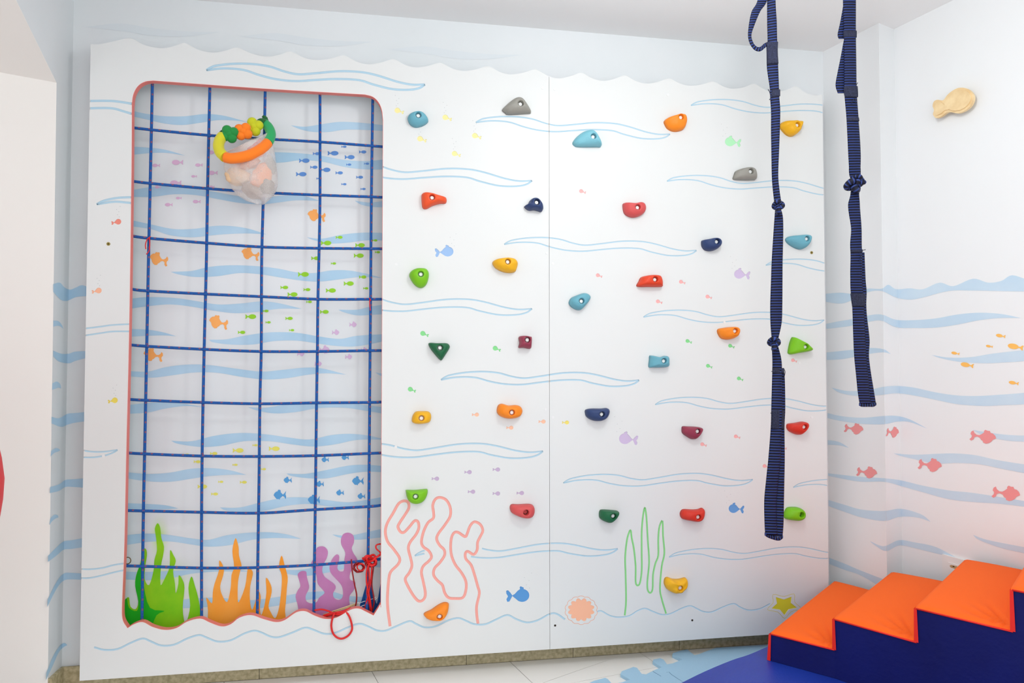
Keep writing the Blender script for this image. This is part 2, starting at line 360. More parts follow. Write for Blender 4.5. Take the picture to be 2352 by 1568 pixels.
paint('painted_seaweed', BACK, smooth2([(284,1450),(287,1400),(290,1375),(297,1372),(300,1392),(312,1398),(318,1380),(311,1345),(313,1320),(322,1295),(329,1262),(336,1261),(338,1275),(334,1300),(333,1330),(343,1343),(353,1310),(355,1285),(361,1262),(358,1230),(356,1213),(362,1201),(368,1210),(371,1235),(377,1255),(375,1275),(370,1300),(369,1343),(380,1325),(390,1300),(391,1263),(399,1275),(404,1288),(398,1310),(402,1340),(404,1362),(410,1340),(411,1320),(420,1332),(424,1350),(420,1395),(424,1428),(430,1424),(437,1390),(433,1350),(440,1323),(448,1345),(455,1370),(460,1400),(458,1430),(455,1456)], 3), LIME, wall_back, .0016, lab='lime green seaweed painted on the wall')
paint('painted_seaweed', BACK, smooth2([(284,1450),(286,1385),(292,1374),(297,1395),(315,1402),(318,1380),(311,1345),(314,1320),(325,1290),(330,1300),(331,1345),(345,1395),(378,1402),(360,1412),(345,1450)], 3), DGRN, wall_back, .0022, lab='deep green seaweed painted on the wall')
paint('painted_seaweed', BACK, smooth2([(476,1448),(478,1400),(474,1371),(487,1385),(489,1360),(493,1340),(503,1310),(504,1286),(514,1303),(513,1320),(506,1345),(510,1365),(522,1382),(530,1350),(532,1320),(538,1300),(534,1265),(541,1235),(548,1255),(549,1275),(555,1298),(552,1310),(547,1335),(546,1370),(549,1382),(563,1347),(568,1312),(571,1304),(578,1308),(581,1318),(575,1345),(574,1375),(579,1400),(587,1380),(594,1358),(599,1370),(597,1395),(600,1412),(607,1392),(612,1360),(611,1326),(622,1342),(624,1360),(617,1390),(622,1405),(632,1419),(640,1400),(644,1375),(647,1345),(647,1320),(641,1300),(647,1275),(654,1298),(661,1325),(659,1350),(657,1380),(655,1405),(660,1440),(658,1456),(478,1456)], 3), ORNG, wall_back, .0016, lab='orange seaweed painted on the wall')
paint('painted_coral', BACK, smooth2([(686,1430),(685,1395),(679,1370),(684,1355),(690,1345),(686,1328),(684,1318),(692,1311),(703,1312),(705,1325),(710,1345),(708,1355),(702,1368),(704,1380),(715,1385),(727,1382),(733,1372),(745,1362),(742,1354),(730,1340),(727,1320),(718,1305),(714,1296),(719,1285),(726,1280),(726,1262),(732,1255),(745,1255),(753,1265),(751,1280),(743,1295),(740,1310),(745,1323),(755,1331),(768,1341),(771,1350),(765,1362),(768,1373),(778,1377),(786,1372),(788,1360),(785,1345),(775,1332),(760,1315),(757,1300),(762,1285),(772,1273),(779,1276),(778,1290),(775,1302),(778,1310),(785,1312),(790,1308),(791,1285),(793,1268),(784,1250),(784,1235),(790,1225),(802,1223),(812,1230),(813,1245),(808,1258),(812,1270),(821,1285),(820,1297),(806,1312),(803,1325),(806,1332),(816,1336),(814,1352),(803,1368),(803,1385),(806,1400),(820,1430)], 3), PURP, wall_back, .0016, lab='purple coral painted on the wall')
paint('painted_seaweed', BACK, smooth2([(812,1420),(828,1385),(836,1358),(843,1335),(848,1322),(853,1345),(860,1372),(866,1385),(872,1350),(880,1320),(892,1310),(895,1430)], 3), BLUP, wall_back, .0018, lab='dark blue seaweed painted on the wall')
for i, (x, y) in enumerate([(700,92),(345,70),(1040,122)]):   # very faint airbrushed cloud bands above the boards
    paint('painted_wave', BACK, band([(x-150,y-8),(x-70,y-16),(x,y-6),(x+80,y+2),(x+160,y+4)], [(x-150,y-8),(x-60,y+2),(x,y+12),(x+80,y+14),(x+160,y+4)]), mat('faint_blue_paint', (221, 227, 231), .6), wall_back, .0006)

# right wall planes and paint
nP = Vector((dw.y, -dw.x, 0))
if nP.x > 0: nP = -nP
PIL = (c0, (lambda d: (-1 if d.x > 0 else 1)*d)(Vector(((c1-c0).y, -(c1-c0).x, 0)).normalized()))
d12 = (c2-c1); d12.z = 0
n12 = Vector((d12.y, -d12.x, 0)).normalized()
if n12.y > 0: n12 = -n12
SID = (c1, n12); MAI = (c2, nP)
def pxof(P):
    v = P-CAM; d = v.dot(Fw); return (1176+FPX*v.dot(Rt)/d, PPY-FPX*v.dot(Up)/d)
e1a, e1b = pxof(c1), pxof(Vector((c1.x, c1.y, .3))); e2a, e2b = pxof(c2), pxof(Vector((c2.x, c2.y, .3)))
def halfs(a, b, left):
    n = (-(b[1]-a[1]), b[0]-a[0])     # points to smaller x when going down
    if n[0] > 0: n = (-n[0], -n[1])
    return (a, n if left else (-n[0], -n[1]))
RP = [(PIL, [halfs(e1a, e1b, True)]), (SID, [halfs(e1a, e1b, False), halfs(e2a, e2b, True)]), (MAI, [halfs(e2a, e2b, False)])]
RB = mat('light_blue_wave_paint', (196, 220, 238), .55, rgb2=(206, 226, 240), vscale=6, spec=.3)
rb = [
 ([(1880,676),(1930,672),(1965,675),(1990,663),(2024,663),(2040,654),(2058,664),(2090,662),(2120,664),(2158,649),(2190,657),(2235,640),(2270,649),(2300,645),(2325,632),(2365,642),(2420,640)], [(1880,690),(1928,697),(1955,690),(1990,672),(2024,668),(2058,683),(2090,688),(2120,683),(2180,668),(2240,667),(2352,669),(2420,665)]),
 ([(1880,747),(1925,738),(1955,733),(1990,725),(2024,722),(2057,734),(2100,735),(2150,731),(2200,722),(2250,718),(2300,721),(2345,730)], [(1880,757),(1925,752),(1955,748),(1990,740),(2024,736),(2057,751),(2100,753),(2150,752),(2200,745),(2250,735),(2300,730),(2345,730)]),
 ([(1880,811),(1930,806),(1960,803),(2000,799),(2030,802),(2046,813)], [(1880,827),(1930,825),(1960,820),(2000,812),(2030,809),(2046,813)]),
 ([(2140,815),(2180,821),(2230,820),(2280,812),(2352,804),(2420,800)], [(2140,815),(2160,822),(2200,830),(2260,834),(2310,832),(2352,829),(2420,820)]),
 ([(1910,890),(1950,898),(2000,894),(2030,888),(2060,886),(2100,890),(2150,901),(2200,908),(2250,909),(2300,906),(2352,902),(2420,895)], [(1910,890),(1930,902),(1970,909),(2020,907),(2060,903),(2100,908),(2150,918),(2200,928),(2260,932),(2310,930),(2352,928),(2420,920)]),
 ([(1885,944),(1930,955),(1980,959),(2030,955),(2060,955),(2090,963),(2130,984)], [(1885,956),(1930,966),(1980,973),(2030,974),(2060,968),(2090,969),(2130,984)]),
 ([(1885,1009),(1925,1014),(1950,1028)], [(1885,1021),(1925,1022),(1950,1028)]),
 ([(2235,987),(2270,993),(2310,998),(2352,1000),(2420,1000)], [(2235,987),(2260,1000),(2310,1011),(2352,1014),(2420,1016)]),
 ([(2052,1041),(2100,1044),(2150,1042),(2190,1041),(2240,1045),(2290,1056),(2352,1066),(2420,1075)], [(2052,1041),(2070,1047),(2100,1054),(2150,1064),(2200,1063),(2250,1066),(2300,1076),(2352,1086),(2420,1098)]),
 ([(1890,1085),(1940,1091),(1980,1095),(2030,1098),(2070,1103),(2120,1115),(2180,1126),(2230,1131),(2290,1140),(2352,1150),(2420,1158)], [(1890,1090),(1940,1100),(1980,1106),(2030,1106),(2070,1116),(2120,1130),(2180,1146),(2240,1153),(2290,1156),(2352,1163),(2420,1172)]),
 ([(1890,1144),(1940,1159),(1980,1170),(2030,1173),(2063,1168),(2090,1172),(2120,1183),(2138,1198)], [(1890,1157),(1940,1175),(1980,1188),(2030,1196),(2063,1187),(2090,1186),(2115,1190),(2138,1198)]),
 ([(1998,1242),(2020,1252),(2035,1253),(2065,1240),(2100,1245),(2150,1256),(2200,1282)], [(1998,1242),(2010,1252),(2035,1265),(2065,1252),(2100,1258),(2140,1268),(2200,1282)]),
 ([(1890,1275),(1940,1294),(1975,1309),(2035,1332)], [(1890,1289),(1940,1308),(1975,1320),(2020,1345)]),
 ([(2235,1228),(2270,1240),(2352,1256),(2420,1268)], [(2235,1228),(2250,1240),(2300,1258),(2352,1270),(2420,1285)]),
]
for up, lo in rb:
    P = band(up, lo)
    for pl, cl in RP: paint('painted_wave', pl, P, RB, wall_right, .0006, cl)
PK = (240, 152, 152)
for (x, y, L, h, side) in [(1962,984,44,.7,0),(2050,992,28,1.1,1),(1992,1084,47,.7,0),(2259,1002,60,.62,2),(2137,1067,54,.7,2),(2312,1132,64,.65,2)]:
    m = mat('coral_pink_fish_paint', PK, .6, alpha=.88)
    paint('painted_fish', RP[side][0], fish('ornate', x, y, L, 1, h, 12), m, wall_right, .0013, RP[side][1] if side != 0 else [halfs(e1a, e1b, True)], 'coral pink fish painted on the wall')
for (x, y, L) in [(2299,771,22),(2273,795,16),(2333,796,36),(2195,811,19),(2222,838,30),(2329,879,23)]:
    paint('painted_fish', MAI, fish('plain', x, y, L, -1, .75, 10), mat('amber_fish_paint', (255, 194, 96), .6, alpha=.9), wall_right, .0013, (), 'amber fish painted on the wall')
# left niche corner
LRET = ((XL, 0, 0), (1, 0, 0))
k1, k2 = pxof(Vector((XL, YW, 2.2))), pxof(Vector((XL, YW, .1)))
LC = [(LRET, [halfs(k1, k2, True)], wall_left), (BACK, [halfs(k1, k2, False)], wall_back)]
for up, lo in [
 ([(122,652),(137,649),(148,660),(161,665),(175,660),(190,655),(215,665)], [(122,670),(138,687),(150,691),(161,688),(175,682),(200,680),(215,682)]),
 ([(122,805),(140,812),(158,812),(175,807),(215,806)], [(122,818),(135,830),(158,834),(175,828),(215,818)]),
 ([(118,957),(135,960),(155,950),(175,948),(215,944)], [(118,972),(140,980),(155,975),(175,970),(215,965)]),
 ([(115,1118),(135,1112),(150,1102),(170,1100),(212,1097)], [(114,1132),(135,1127),(150,1118),(170,1118),(212,1121)]),
 ([(110,1276),(130,1256),(146,1243),(165,1240),(205,1233)], [(110,1290),(130,1275),(146,1262),(165,1260),(205,1254)]),
 ([(109,1376),(130,1335),(146,1317),(165,1315),(205,1318)], [(108,1394),(130,1351),(146,1333),(165,1330),(205,1332)]),
 ([(106,1545),(120,1510),(135,1485),(147,1476),(155,1481)], [(105,1562),(120,1530),(135,1497),(147,1485),(155,1481)]),
 ([(122,736),(133,737),(141,745),(145,755)], [(122,750),(130,748),(138,749),(145,755)]),
 ([(120,880),(130,876),(138,882),(140,892)], [(119,895),(128,892),(134,890),(140,892)]),
 ([(117,1035),(127,1029),(134,1030),(138,1034)], [(116,1048),(124,1040),(132,1037),(138,1034)]),
 ([(115,1190),(124,1182),(132,1183),(134,1188)], [(113,1205),(120,1196),(128,1190),(134,1188)])]:
    P = band(up, lo)
    for pl, cl, par in LC: paint('painted_wave', pl, P, BAND, par, .0006, cl)

# ------------------------------------------------------------------ the two climbing boards
TH = .024
W1 = atY(1262, 800, 0).x; W2 = atY(1894, 600, 0).x
crest = [(208,100),(225,102),(262,95),(300,88),(330,103),(370,111),(400,106),(425,99),(452,113),(487,121),(520,116),(545,109),(575,122),(610,130),(642,126),(668,118),(697,132),(727,138),(762,134),(790,127),(818,141),(845,148),(878,143),(905,136),(930,149),(955,155),(985,151),(1012,144),(1037,157),(1065,163),(1095,159),(1122,152),(1147,165),(1172,171),(1202,167),(1230,159),(1254,172),(1280,180),(1310,175),(1335,167),(1358,179),(1385,186),(1412,181),(1435,173),(1458,185),(1484,192),(1512,188),(1537,180),(1560,191),(1583,197),(1612,194),(1638,187),(1660,198),(1682,204),(1710,200),(1732,192),(1755,205),(1778,211),(1805,207),(1828,198),(1848,212),(1872,219),(1892,217)]
top = [atY(x, y, 0) for x, y in smooth2(crest, 3)]
top = [p for p in top if 0 < p.x < W2]
def board_mesh(x0, x1):
    T = [p for p in top if x0+.002 < p.x < x1-.002]
    zl = min(top, key=lambda p: abs(p.x-x0)).z; zr = min(top, key=lambda p: abs(p.x-x1)).z
    P = [Vector((x0, 0, ZB)), Vector((x1, 0, ZB)), Vector((x1, 0, zr))]+T[::-1]+[Vector((x0, 0, zl))]
    bm = bmesh.new(); prism(bm, P, (0, TH, 0))
    bmesh.ops.recalc_face_normals(bm, faces=bm.faces); me = bpy.data.meshes.new('board'); bm.to_mesh(me); bm.free(); return me
opening = smooth2([(303,242),(305,222),(311,206),(321,194),(335,187),(352,185)], 4)+smooth2([(352,185),(600,203),(838,217)], 3)[1:]+smooth2([(838,217),(856,222),(869,234),(877,252),(880,275)], 4)[1:]+smooth2([(880,275),(878,700),(876,1100),(875,1370),(873,1388),(858,1413)], 4)[1:]+smooth2([(858,1413),(840,1404),(824,1397),(805,1400),(775,1417),(748,1421),(722,1413),(701,1403),(680,1406),(655,1423),(634,1428),(605,1421),(577,1412),(550,1418),(530,1433),(509,1438),(482,1429),(460,1420),(430,1427),(405,1442),(378,1446),(350,1439),(328,1428),(308,1433),(293,1442)], 4)[1:]+smooth2([(293,1442),(283,1426),(280,1405),(282,1347),(286,1244),(290,1050),(297,750),(302,400),(303,242)], 4)[1:-1]
OP3 = [atY(x, y, 0) for x, y in opening]
opx = [(p.x, p.z) for p in OP3]
def inside(pt, poly):
    x, y = pt; c = False; n = len(poly)
    for i in range(n):
        x1, y1 = poly[i]; x2, y2 = poly[(i+1) % n]
        if (y1 > y) != (y2 > y) and x < (x2-x1)*(y-y1)/(y2-y1)+x1: c = not c
    return c
pan1 = thing('climbing_board', 'large white laminate panel with a tall rounded opening holding a rope net', 'climbing panel')
pan2 = thing('climbing_board', 'white laminate panel right of the seam, with green seaweed and shell carved low', 'climbing panel')
cutbm = bmesh.new()
grooves = []        # (path, radius, material, closed)
GB = mat('pale_blue_groove_paint', (180, 210, 226), .7, spec=.15)
GS = mat('salmon_groove_paint', (243, 170, 160), .7, spec=.15)
GG = mat('green_groove_paint', (142, 214, 138), .7, spec=.15)
GP = mat('peach_groove_paint', (240, 178, 148), .5)
GY = mat('yellow_groove_paint', (226, 214, 110), .5)
UT = [(0,0),(.02,-6),(.048,-11),(.125,-17),(.213,-19),(.29,-16),(.356,-8),(.42,-4),(.5,-8.5),(.61,-16),(.71,-17),(.785,-12),(.873,-2),(.94,2),(1,0)]
LT = [(0,0),(.08,-6),(.17,-5.5),(.246,3.5),(.323,9.5),(.41,10.5),(.5,5.5),(.6,.5),(.7,0),(.763,7),(.85,14),(.93,13),(.975,8),(1,0)]
def wave_px(a, b, t):
    s = (b[0]-a[0])/455
    return smooth2([(a[0]+(b[0]-a[0])*u, a[1]+(b[1]-a[1])*u+d*s) for u, d in t], 5)
def add_groove(px, r, m, name='wave_groove', closed=False):
    P = [atY(x, y, 0) for x, y in px]; P = clean(P, 1e-4)
    grooves.append((P, r, m, closed, name))
    tube(cutbm, P, r, 8, closed=closed)
for a, b, r in [((474,161),(976,194),.0042),((1093,281),(1539,308),.0028),((1587,242),(1999,261),.0024),((719,389),(1222,415),.0033),((1158,561),(1600,575),.0026),((1532,416),(1944,437),.0024),((1759,609),(2159,622),.0024),((719,699),(1222,709),.003),((1478,728),(1893,735),.0024),((1013,872),(1468,873),.0033),((1505,929),(1917,931),.0024),((747,1040),(1247,1036),.0033),((1294,1109),(1729,1101),.0026),((1822,1119),(2222,1112),.0022),((1537,1279),(1949,1268),.0022)]:
    u = wave_px(a, b, UT); l = wave_px(a, b, LT)
    add_groove(u, r, GB); add_groove(l, r, GB)
u = wave_px((953,1276),(1419,1260),UT); l = wave_px((953,1276),(1419,1260),LT)
for pth, segs in ((u, [(950,976),(1023,1032),(1101,1420)]), (l, [(950,978),(1026,1033),(1075,1420)])):
    for s0, s1 in segs:
        q = [p for p in pth if s0 <= p[0] <= s1]
        if len(q) > 1: add_groove(q, .003, GB)
for q, r in [([(200,232),(230,231.5),(260,232),(290,236),(312,240)], .0042), ([(200,249),(230,248),(260,249),(285,256),(312,264)], .0042),
          ([(222,469),(238,461),(265,455),(290,453),(310,453)], .004), ([(222,469),(240,466),(265,463),(290,465),(310,467)], .004),
          ([(190,755),(230,750),(260,746),(305,744)], .0028), ([(190,771),(230,765),(260,761),(305,761)], .0028),
          ([(185,1033),(210,1037),(240,1037),(270,1033)], .0028), ([(185,1050),(215,1050),(240,1046),(258,1040),(270,1033)], .0028),
          ([(180,1306),(205,1307),(235,1304),(262,1297),(290,1293)], .0028), ([(180,1327),(205,1327),(235,1321),(262,1314),(290,1308)], .0028)]:
    add_groove(smooth2(q, 4), r, GB)
sea = [(216,1486),(240,1492),(270,1490),(300,1476),(327,1466),(345,1472),(370,1482),(400,1480),(430,1466),(457,1458),(475,1464),(500,1473),(530,1470),(560,1455),(583,1448),(600,1452),(620,1461),(640,1463),(670,1453),(700,1441),(720,1446),(745,1455),(770,1453),(800,1440),(825,1432),(845,1438),(865,1447),(885,1448),(910,1438),(940,1426),(955,1432),(975,1440),(1000,1438),(1030,1424),(1053,1419),(1070,1425),(1090,1433),(1115,1433),(1140,1422),(1165,1412),(1185,1421),(1210,1429),(1235,1424),(1262,1410),(1278,1409),(1298,1422)]
add_groove(smooth2(sea, 4), .0034, GB, 'seabed_groove')
add_groove(smooth2([(1372,1404),(1382,1403),(1400,1413),(1420,1417),(1445,1414),(1465,1402),(1482,1397),(1500,1404),(1520,1411),(1540,1409),(1565,1397),(1585,1391),(1600,1397),(1615,1404),(1635,1405),(1660,1394),(1685,1386),(1700,1394),(1720,1401),(1745,1398),(1769,1386)], 4), .0026, GB, 'seabed_groove')
coral = [(896,1438),(891,1400),(890,1370),(893,1330),(898,1312),(914,1296),(918,1282),(905,1262),(890,1243),(885,1220),(890,1200),(903,1178),(915,1157),(927,1150),(937,1153),(939,1166),(930,1182),(918,1200),(914,1210),(920,1221),(928,1222),(940,1210),(952,1196),(960,1198),(962,1212),(955,1228),(942,1245),(938,1260),(944,1285),(946,1300),(940,1315),(931,1328),(935,1342),(950,1368),(962,1380),(973,1376),(977,1362),(972,1335),(968,1315),(972,1300),(985,1288),(991,1278),(985,1265),(972,1255),(968,1243),(973,1220),(983,1200),(995,1190),(996,1178),(994,1160),(1000,1146),(1011,1142),(1025,1148),(1034,1165),(1034,1185),(1022,1205),(1007,1225),(1003,1238),(1010,1252),(1020,1262),(1021,1275),(1010,1292),(998,1305),(996,1320),(1005,1333),(1016,1343),(1021,1360),(1030,1372),(1045,1374),(1063,1372),(1070,1355),(1070,1335),(1060,1315),(1045,1295),(1036,1270),(1036,1240),(1042,1224),(1052,1222),(1068,1232),(1073,1225),(1080,1207),(1090,1198),(1103,1204),(1109,1218),(1103,1232),(1097,1245),(1096,1262),(1088,1273),(1075,1266),(1069,1270),(1070,1283),(1082,1297),(1090,1320),(1097,1345),(1101,1362),(1095,1390),(1095,1410),(1098,1432)]
add_groove(smooth2(coral, 4), .0052, GS, 'coral_groove')
weed = [(1435,1413),(1438,1380),(1437,1320),(1436,1280),(1440,1240),(1446,1220),(1449,1219),(1451,1235),(1456,1260),(1460,1300),(1460,1335),(1464,1344),(1470,1338),(1474,1310),(1474,1270),(1474,1220),(1477,1185),(1480,1168),(1482,1168),(1485,1190),(1488,1240),(1491,1290),(1487,1335),(1488,1355),(1494,1361),(1499,1352),(1500,1320),(1505,1295),(1512,1275),(1512,1240),(1514,1213),(1519,1198),(1522,1198),(1523,1230),(1526,1270),(1520,1300),(1516,1350),(1520,1375),(1530,1409)]
add_groove(smooth2(weed, 4), .0036, GG, 'seaweed_groove')
# inlays (routed recesses with a painted floor)
inlays = []
def inlay(name, px, m, lab=None):
    P = clean([atY(x, y, 0) for x, y in px], 1e-4); inlays.append((name, P, m, lab))
    prism(cutbm, [p+Vector((0, -.004, 0)) for p in P], (0, .0065, 0))
def bf(kind, col, lst, face, h, rot, lab):
    m = mat('inlay_'+'_'.join(map(str, col)), col, .5)
    for x, y, L in lst: inlay('fish_inlay', fish(kind, x, y, L, face, h, rot*(-face)), m, lab)
bf('bulb', (244, 232, 158), [(917,255,23),(1027,271,23),(969,320,23),(1095,313,23),(1048,354,22)], -1, 1, 20, 'pale yellow fish inlay')
bf('bulb', (238, 138, 120), [(267,510,24)], 1, 1, 12, 'red fish inlay'); bf('bulb', (248, 184, 150), [(222,668,24)], 1, 1, 12, 'peach fish inlay'); bf('bulb', (236, 216, 92), [(259,920,24)], 1, 1, 12, 'yellow fish inlay')
bf('bulb', (132, 218, 140), [(975,767,21),(1141,801,20),(946,895,20),(1582,784,16),(1680,795,16),(1629,841,16),(1700,870,16)], -1, 1, 22, 'small green fish inlay')
bf('bulb', (246, 176, 174), [(1338,440,17),(1376,633,16),(1567,648,16),(1514,693,16),(1628,682,16),(1824,828,15),(1693,1003,16),(1616,1021,16),(1759,1071,16),(1800,1028,15)], -1, 1, 20, 'small pink fish inlay')
bf('bulb', (250, 194, 162), [(1092,952,17),(1171,982,17),(1245,968,17)], 1, 1, 0, 'small peach fish inlay')
bf('bulb', (240, 222, 110), [(1299,970,17)], 1, 1, 0, 'small yellow fish inlay')
bf('bulb', (198, 176, 206), [(1000,1099,18),(1075,1084,18),(1140,1078,18),(1083,1129,18),(1140,1133,18),(1195,1132,18)], 1, 1, 0, 'small lilac fish inlay')
bf('cut', (150, 186, 230), [(1021,578,44)], 1, .82, 3, 'blue fish inlay'); bf('cut', (176, 236, 186), [(1683,326,38)], -1, .88, 5, 'green fish inlay')
bf('cut', (206, 188, 220), [(1704,630,38),(1443,1008,45)], -1, .88, 5, 'lilac fish inlay')
bf('cut', (84, 150, 212), [(1190,1367,55)], 1, .88, 0, 'deep blue fish inlay'); bf('cut', (96, 156, 216), [(1691,1168,37)], -1, .88, 3, 'deep blue fish inlay')
def scallop(cx, cy, rx, ry, n, amp, steps=8, ph=0):
    out = []
    for i in range(n*steps):
        t = 2*math.pi*i/(n*steps); k = 1-amp+amp*abs(math.sin(n*t/2+ph)); out.append((cx+rx*k*math.cos(t), cy+ry*k*math.sin(t)))
    return out
inlay('shell_inlay', scallop(1335, 1400, 31, 27, 12, .2), mat('peach_shell_paint', (252, 188, 154), .5), 'peach scalloped shell inlay')
add_groove(scallop(1335, 1401, 37.5, 33, 14, .07), .0011, GP, 'shell_groove', True)
def star(cx, cy, R, r, rot, sx=1, sy=.75):
    return [(cx+sx*(R if i % 2 == 0 else r)*math.cos(math.radians(rot+36*i)), cy+sy*(R if i % 2 == 0 else r)*math.sin(math.radians(rot+36*i))) for i in range(10)]
inlay('star_inlay', star(1801, 1389, 31, 17, -128), mat('yellow_star_paint', (228, 218, 50), .5), 'yellow starfish inlay')
add_groove(smooth2(star(1801, 1389, 41, 26, -128), 3, True), .0011, GY, 'star_groove', True)
# evaluate the booleans
def evaluate(me, cutters, parent):
    o = bpy.data.objects.new('tmp', me); C.objects.link(o); tmp = []
    for cm, selfx in cutters:
        c = bpy.data.objects.new('cut', cm); C.objects.link(c); tmp.append(c)
        md = o.modifiers.new('b', 'BOOLEAN'); md.operation = 'DIFFERENCE'; md.solver = 'EXACT'; md.object = c; md.use_self = selfx
    dg = bpy.context.evaluated_depsgraph_get(); dg.update()
    res = bpy.data.meshes.new_from_object(o.evaluated_get(dg))
    for t in tmp: bpy.data.objects.remove(t)
    bpy.data.objects.remove(o)
    res.name = 'board'; res.materials.clear()
    return link('board', res, BOARD, parent)
bmesh.ops.recalc_face_normals(cutbm, faces=cutbm.faces)
cm = bpy.data.meshes.new('cut'); cutbm.to_mesh(cm); cutbm.free()
bo = bmesh.new(); prism(bo, [p+Vector((0, -.02, 0)) for p in OP3], (0, .08, 0)); bmesh.ops.recalc_face_normals(bo, faces=bo.faces)
om = bpy.data.meshes.new('opening'); bo.to_mesh(om); bo.free()
evaluate(board_mesh(0, W1-.0007), [(om, False), (cm, True)], pan1)
evaluate(board_mesh(W1+.0007, W2), [(cm, True)], pan2)
# painted edge of the opening
bm = bmesh.new(); cen = Vector((sum(p.x for p in OP3)/len(OP3), 0, sum(p.z for p in OP3)/len(OP3)))
A = []; 
for i, p in enumerate(OP3):
    a = OP3[i-1]; b = OP3[(i+1) % len(OP3)]; t = (b-a).normalized(); n = Vector((-t.z, 0, t.x))
    q1 = p+n*.0008
    if not inside((q1.x, q1.z), opx): n = -n
    A.append([bm.verts.new(p+Vector((0, -.0006, 0))), bm.verts.new(p+n*.0012+Vector((0, -.0006, 0))), bm.verts.new(p+n*.0012+Vector((0, TH, 0))), bm.verts.new(p+Vector((0, TH, 0)))])
for i in range(len(A)):
    for k in range(4):
        bm.faces.new((A[i][k], A[i][(k+1) % 4], A[(i+1) % len(A)][(k+1) % 4], A[(i+1) % len(A)][k]))
e = fromb('opening_edge', bm, SALMON, pan1); e['label'] = 'salmon painted edge of the opening'
# groove paint: thin gutters lying in the cuts, split per panel
def ok(p, x0, x1): return x0 < p.x < x1 and p.z > ZB and not inside((p.x, p.z), opx)
def gutter(P, r, m, name, par):
    bm = bmesh.new(); prev = None; N = len(P); r = r-.00015
    for i in range(N):
        a = P[max(i-1, 0)]; b = P[min(i+1, N-1)]; t = (b-a).normalized(); s = Vector((-t.z, 0, t.x))
        ring = [bm.verts.new(P[i]+s*math.cos(math.radians(g))*r+Vector((0, 1, 0))*math.sin(math.radians(g))*r*.38) for g in (2, 35, 68, 112, 145, 178)]
        if prev:
            for k in range(5): bm.faces.new((prev[k], prev[k+1], ring[k+1], ring[k])).smooth = True
        prev = ring
    fromb(name, bm, m, par)
for P, r, m, closed, name in grooves:
    Q = P+[P[0]] if closed else P
    for par, x0, x1 in ((pan1, 0, W1-.0007), (pan2, W1+.0007, W2)):
        D = []
        for i in range(len(Q)-1):
            n = max(1, int((Q[i+1]-Q[i]).length/.003))
            for k in range(n): D.append(Q[i]+(Q[i+1]-Q[i])*(k/n))
        D.append(Q[-1]); run = []
        for p in D+[None]:
            if p is not None and ok(p, x0, x1): run.append(p)
            else:
                if len(run) > 1: gutter(run, r, m, name, par)
                run = []
for name, P, m, lab in inlays:
    par = pan1 if P[0].x < W1 else pan2
    bm = bmesh.new(); prism(bm, [p+Vector((0, .0017, 0)) for p in P], (0, .0006, 0)); o = fromb(name, bm, m, par)
    if lab: o['label'] = lab
# little drilled bubbles above the fish, screws, plugs
DOT = mat('bubble_hole', (176, 180, 182), .8)
def disc(name, x, y, r, m, par, proud=.0006, n=10):
    c = atY(x, y, 0); bm = bmesh.new()
    prism(bm, [c+Vector((r*math.cos(2*math.pi*i/n), 0, r*math.sin(2*math.pi*i/n))) for i in range(n)], (0, -proud, 0)); return fromb(name, bm, m, par)
for fx, fy, s in [(917,255,-1),(1027,271,-1),(969,320,-1),(1095,313,-1),(1048,354,-1),(267,510,1),(222,668,1),(259,920,1),(1021,578,1.6),(1683,326,-1.6),(1704,630,-1.6),(1443,1008,-2),(1190,1367,2),(1691,1168,-1.6)]:
    par = pan1 if fx < 1262 else pan2
    for dx, dy in [(9,-12),(4,-17),(8,-24),(1,-29),(12,-36)]:
        if abs(s) > 1: dx, dy = dx+4, dy*.95
        disc('bubble', fx+dx*s*.75 + (7*(1 if s > 0 else -1) if abs(s) > 1 else 0), fy+dy*max(1, abs(s)*.75), .0011, DOT, par, .0003, 8)
for x, y in [(249,560),(1864,580)]:
    par = pan1 if x < 1262 else pan2
    b1 = disc('screw', x, y, .0062, BRASS, par, .001, 14); b1['label'] = 'brass screw'
    disc('screw_socket', x, y, .0024, DARK, b1, .0014, 8)
for x, y in [(1275,1436),(1590,1424)]: disc('screw_hole', x, y, .0042, DARK, pan2, .0004, 12)
for x, y in [(1246,202),(1274,205),(1256,581),(1270,605),(1253,940),(1270,958),(910,607),(1865,958),(1836,833),(1534,218),(909,1026),(1664,740),(238,1047)]:
    disc('screw_cap', x, y, .0052, mat('white_plastic_cap', (232, 233, 233), .5), pan1 if x < 1262 else pan2, .0012, 14)
# spacer battens that carry the panels off the wall
BAT = mat('batten_wood', (228, 228, 226), .7)
for par, x, z0, z1 in ((pan1, .04, .1, 2.2), (pan2, W2-.05, .1, 2.1), (pan1, W1-.06, .1, 2.1)):
    bm = bmesh.new(); box(bm, (x-.02, TH, z0+.05), (x+.02, YW, z1)); fromb('batten', bm, BAT, par)

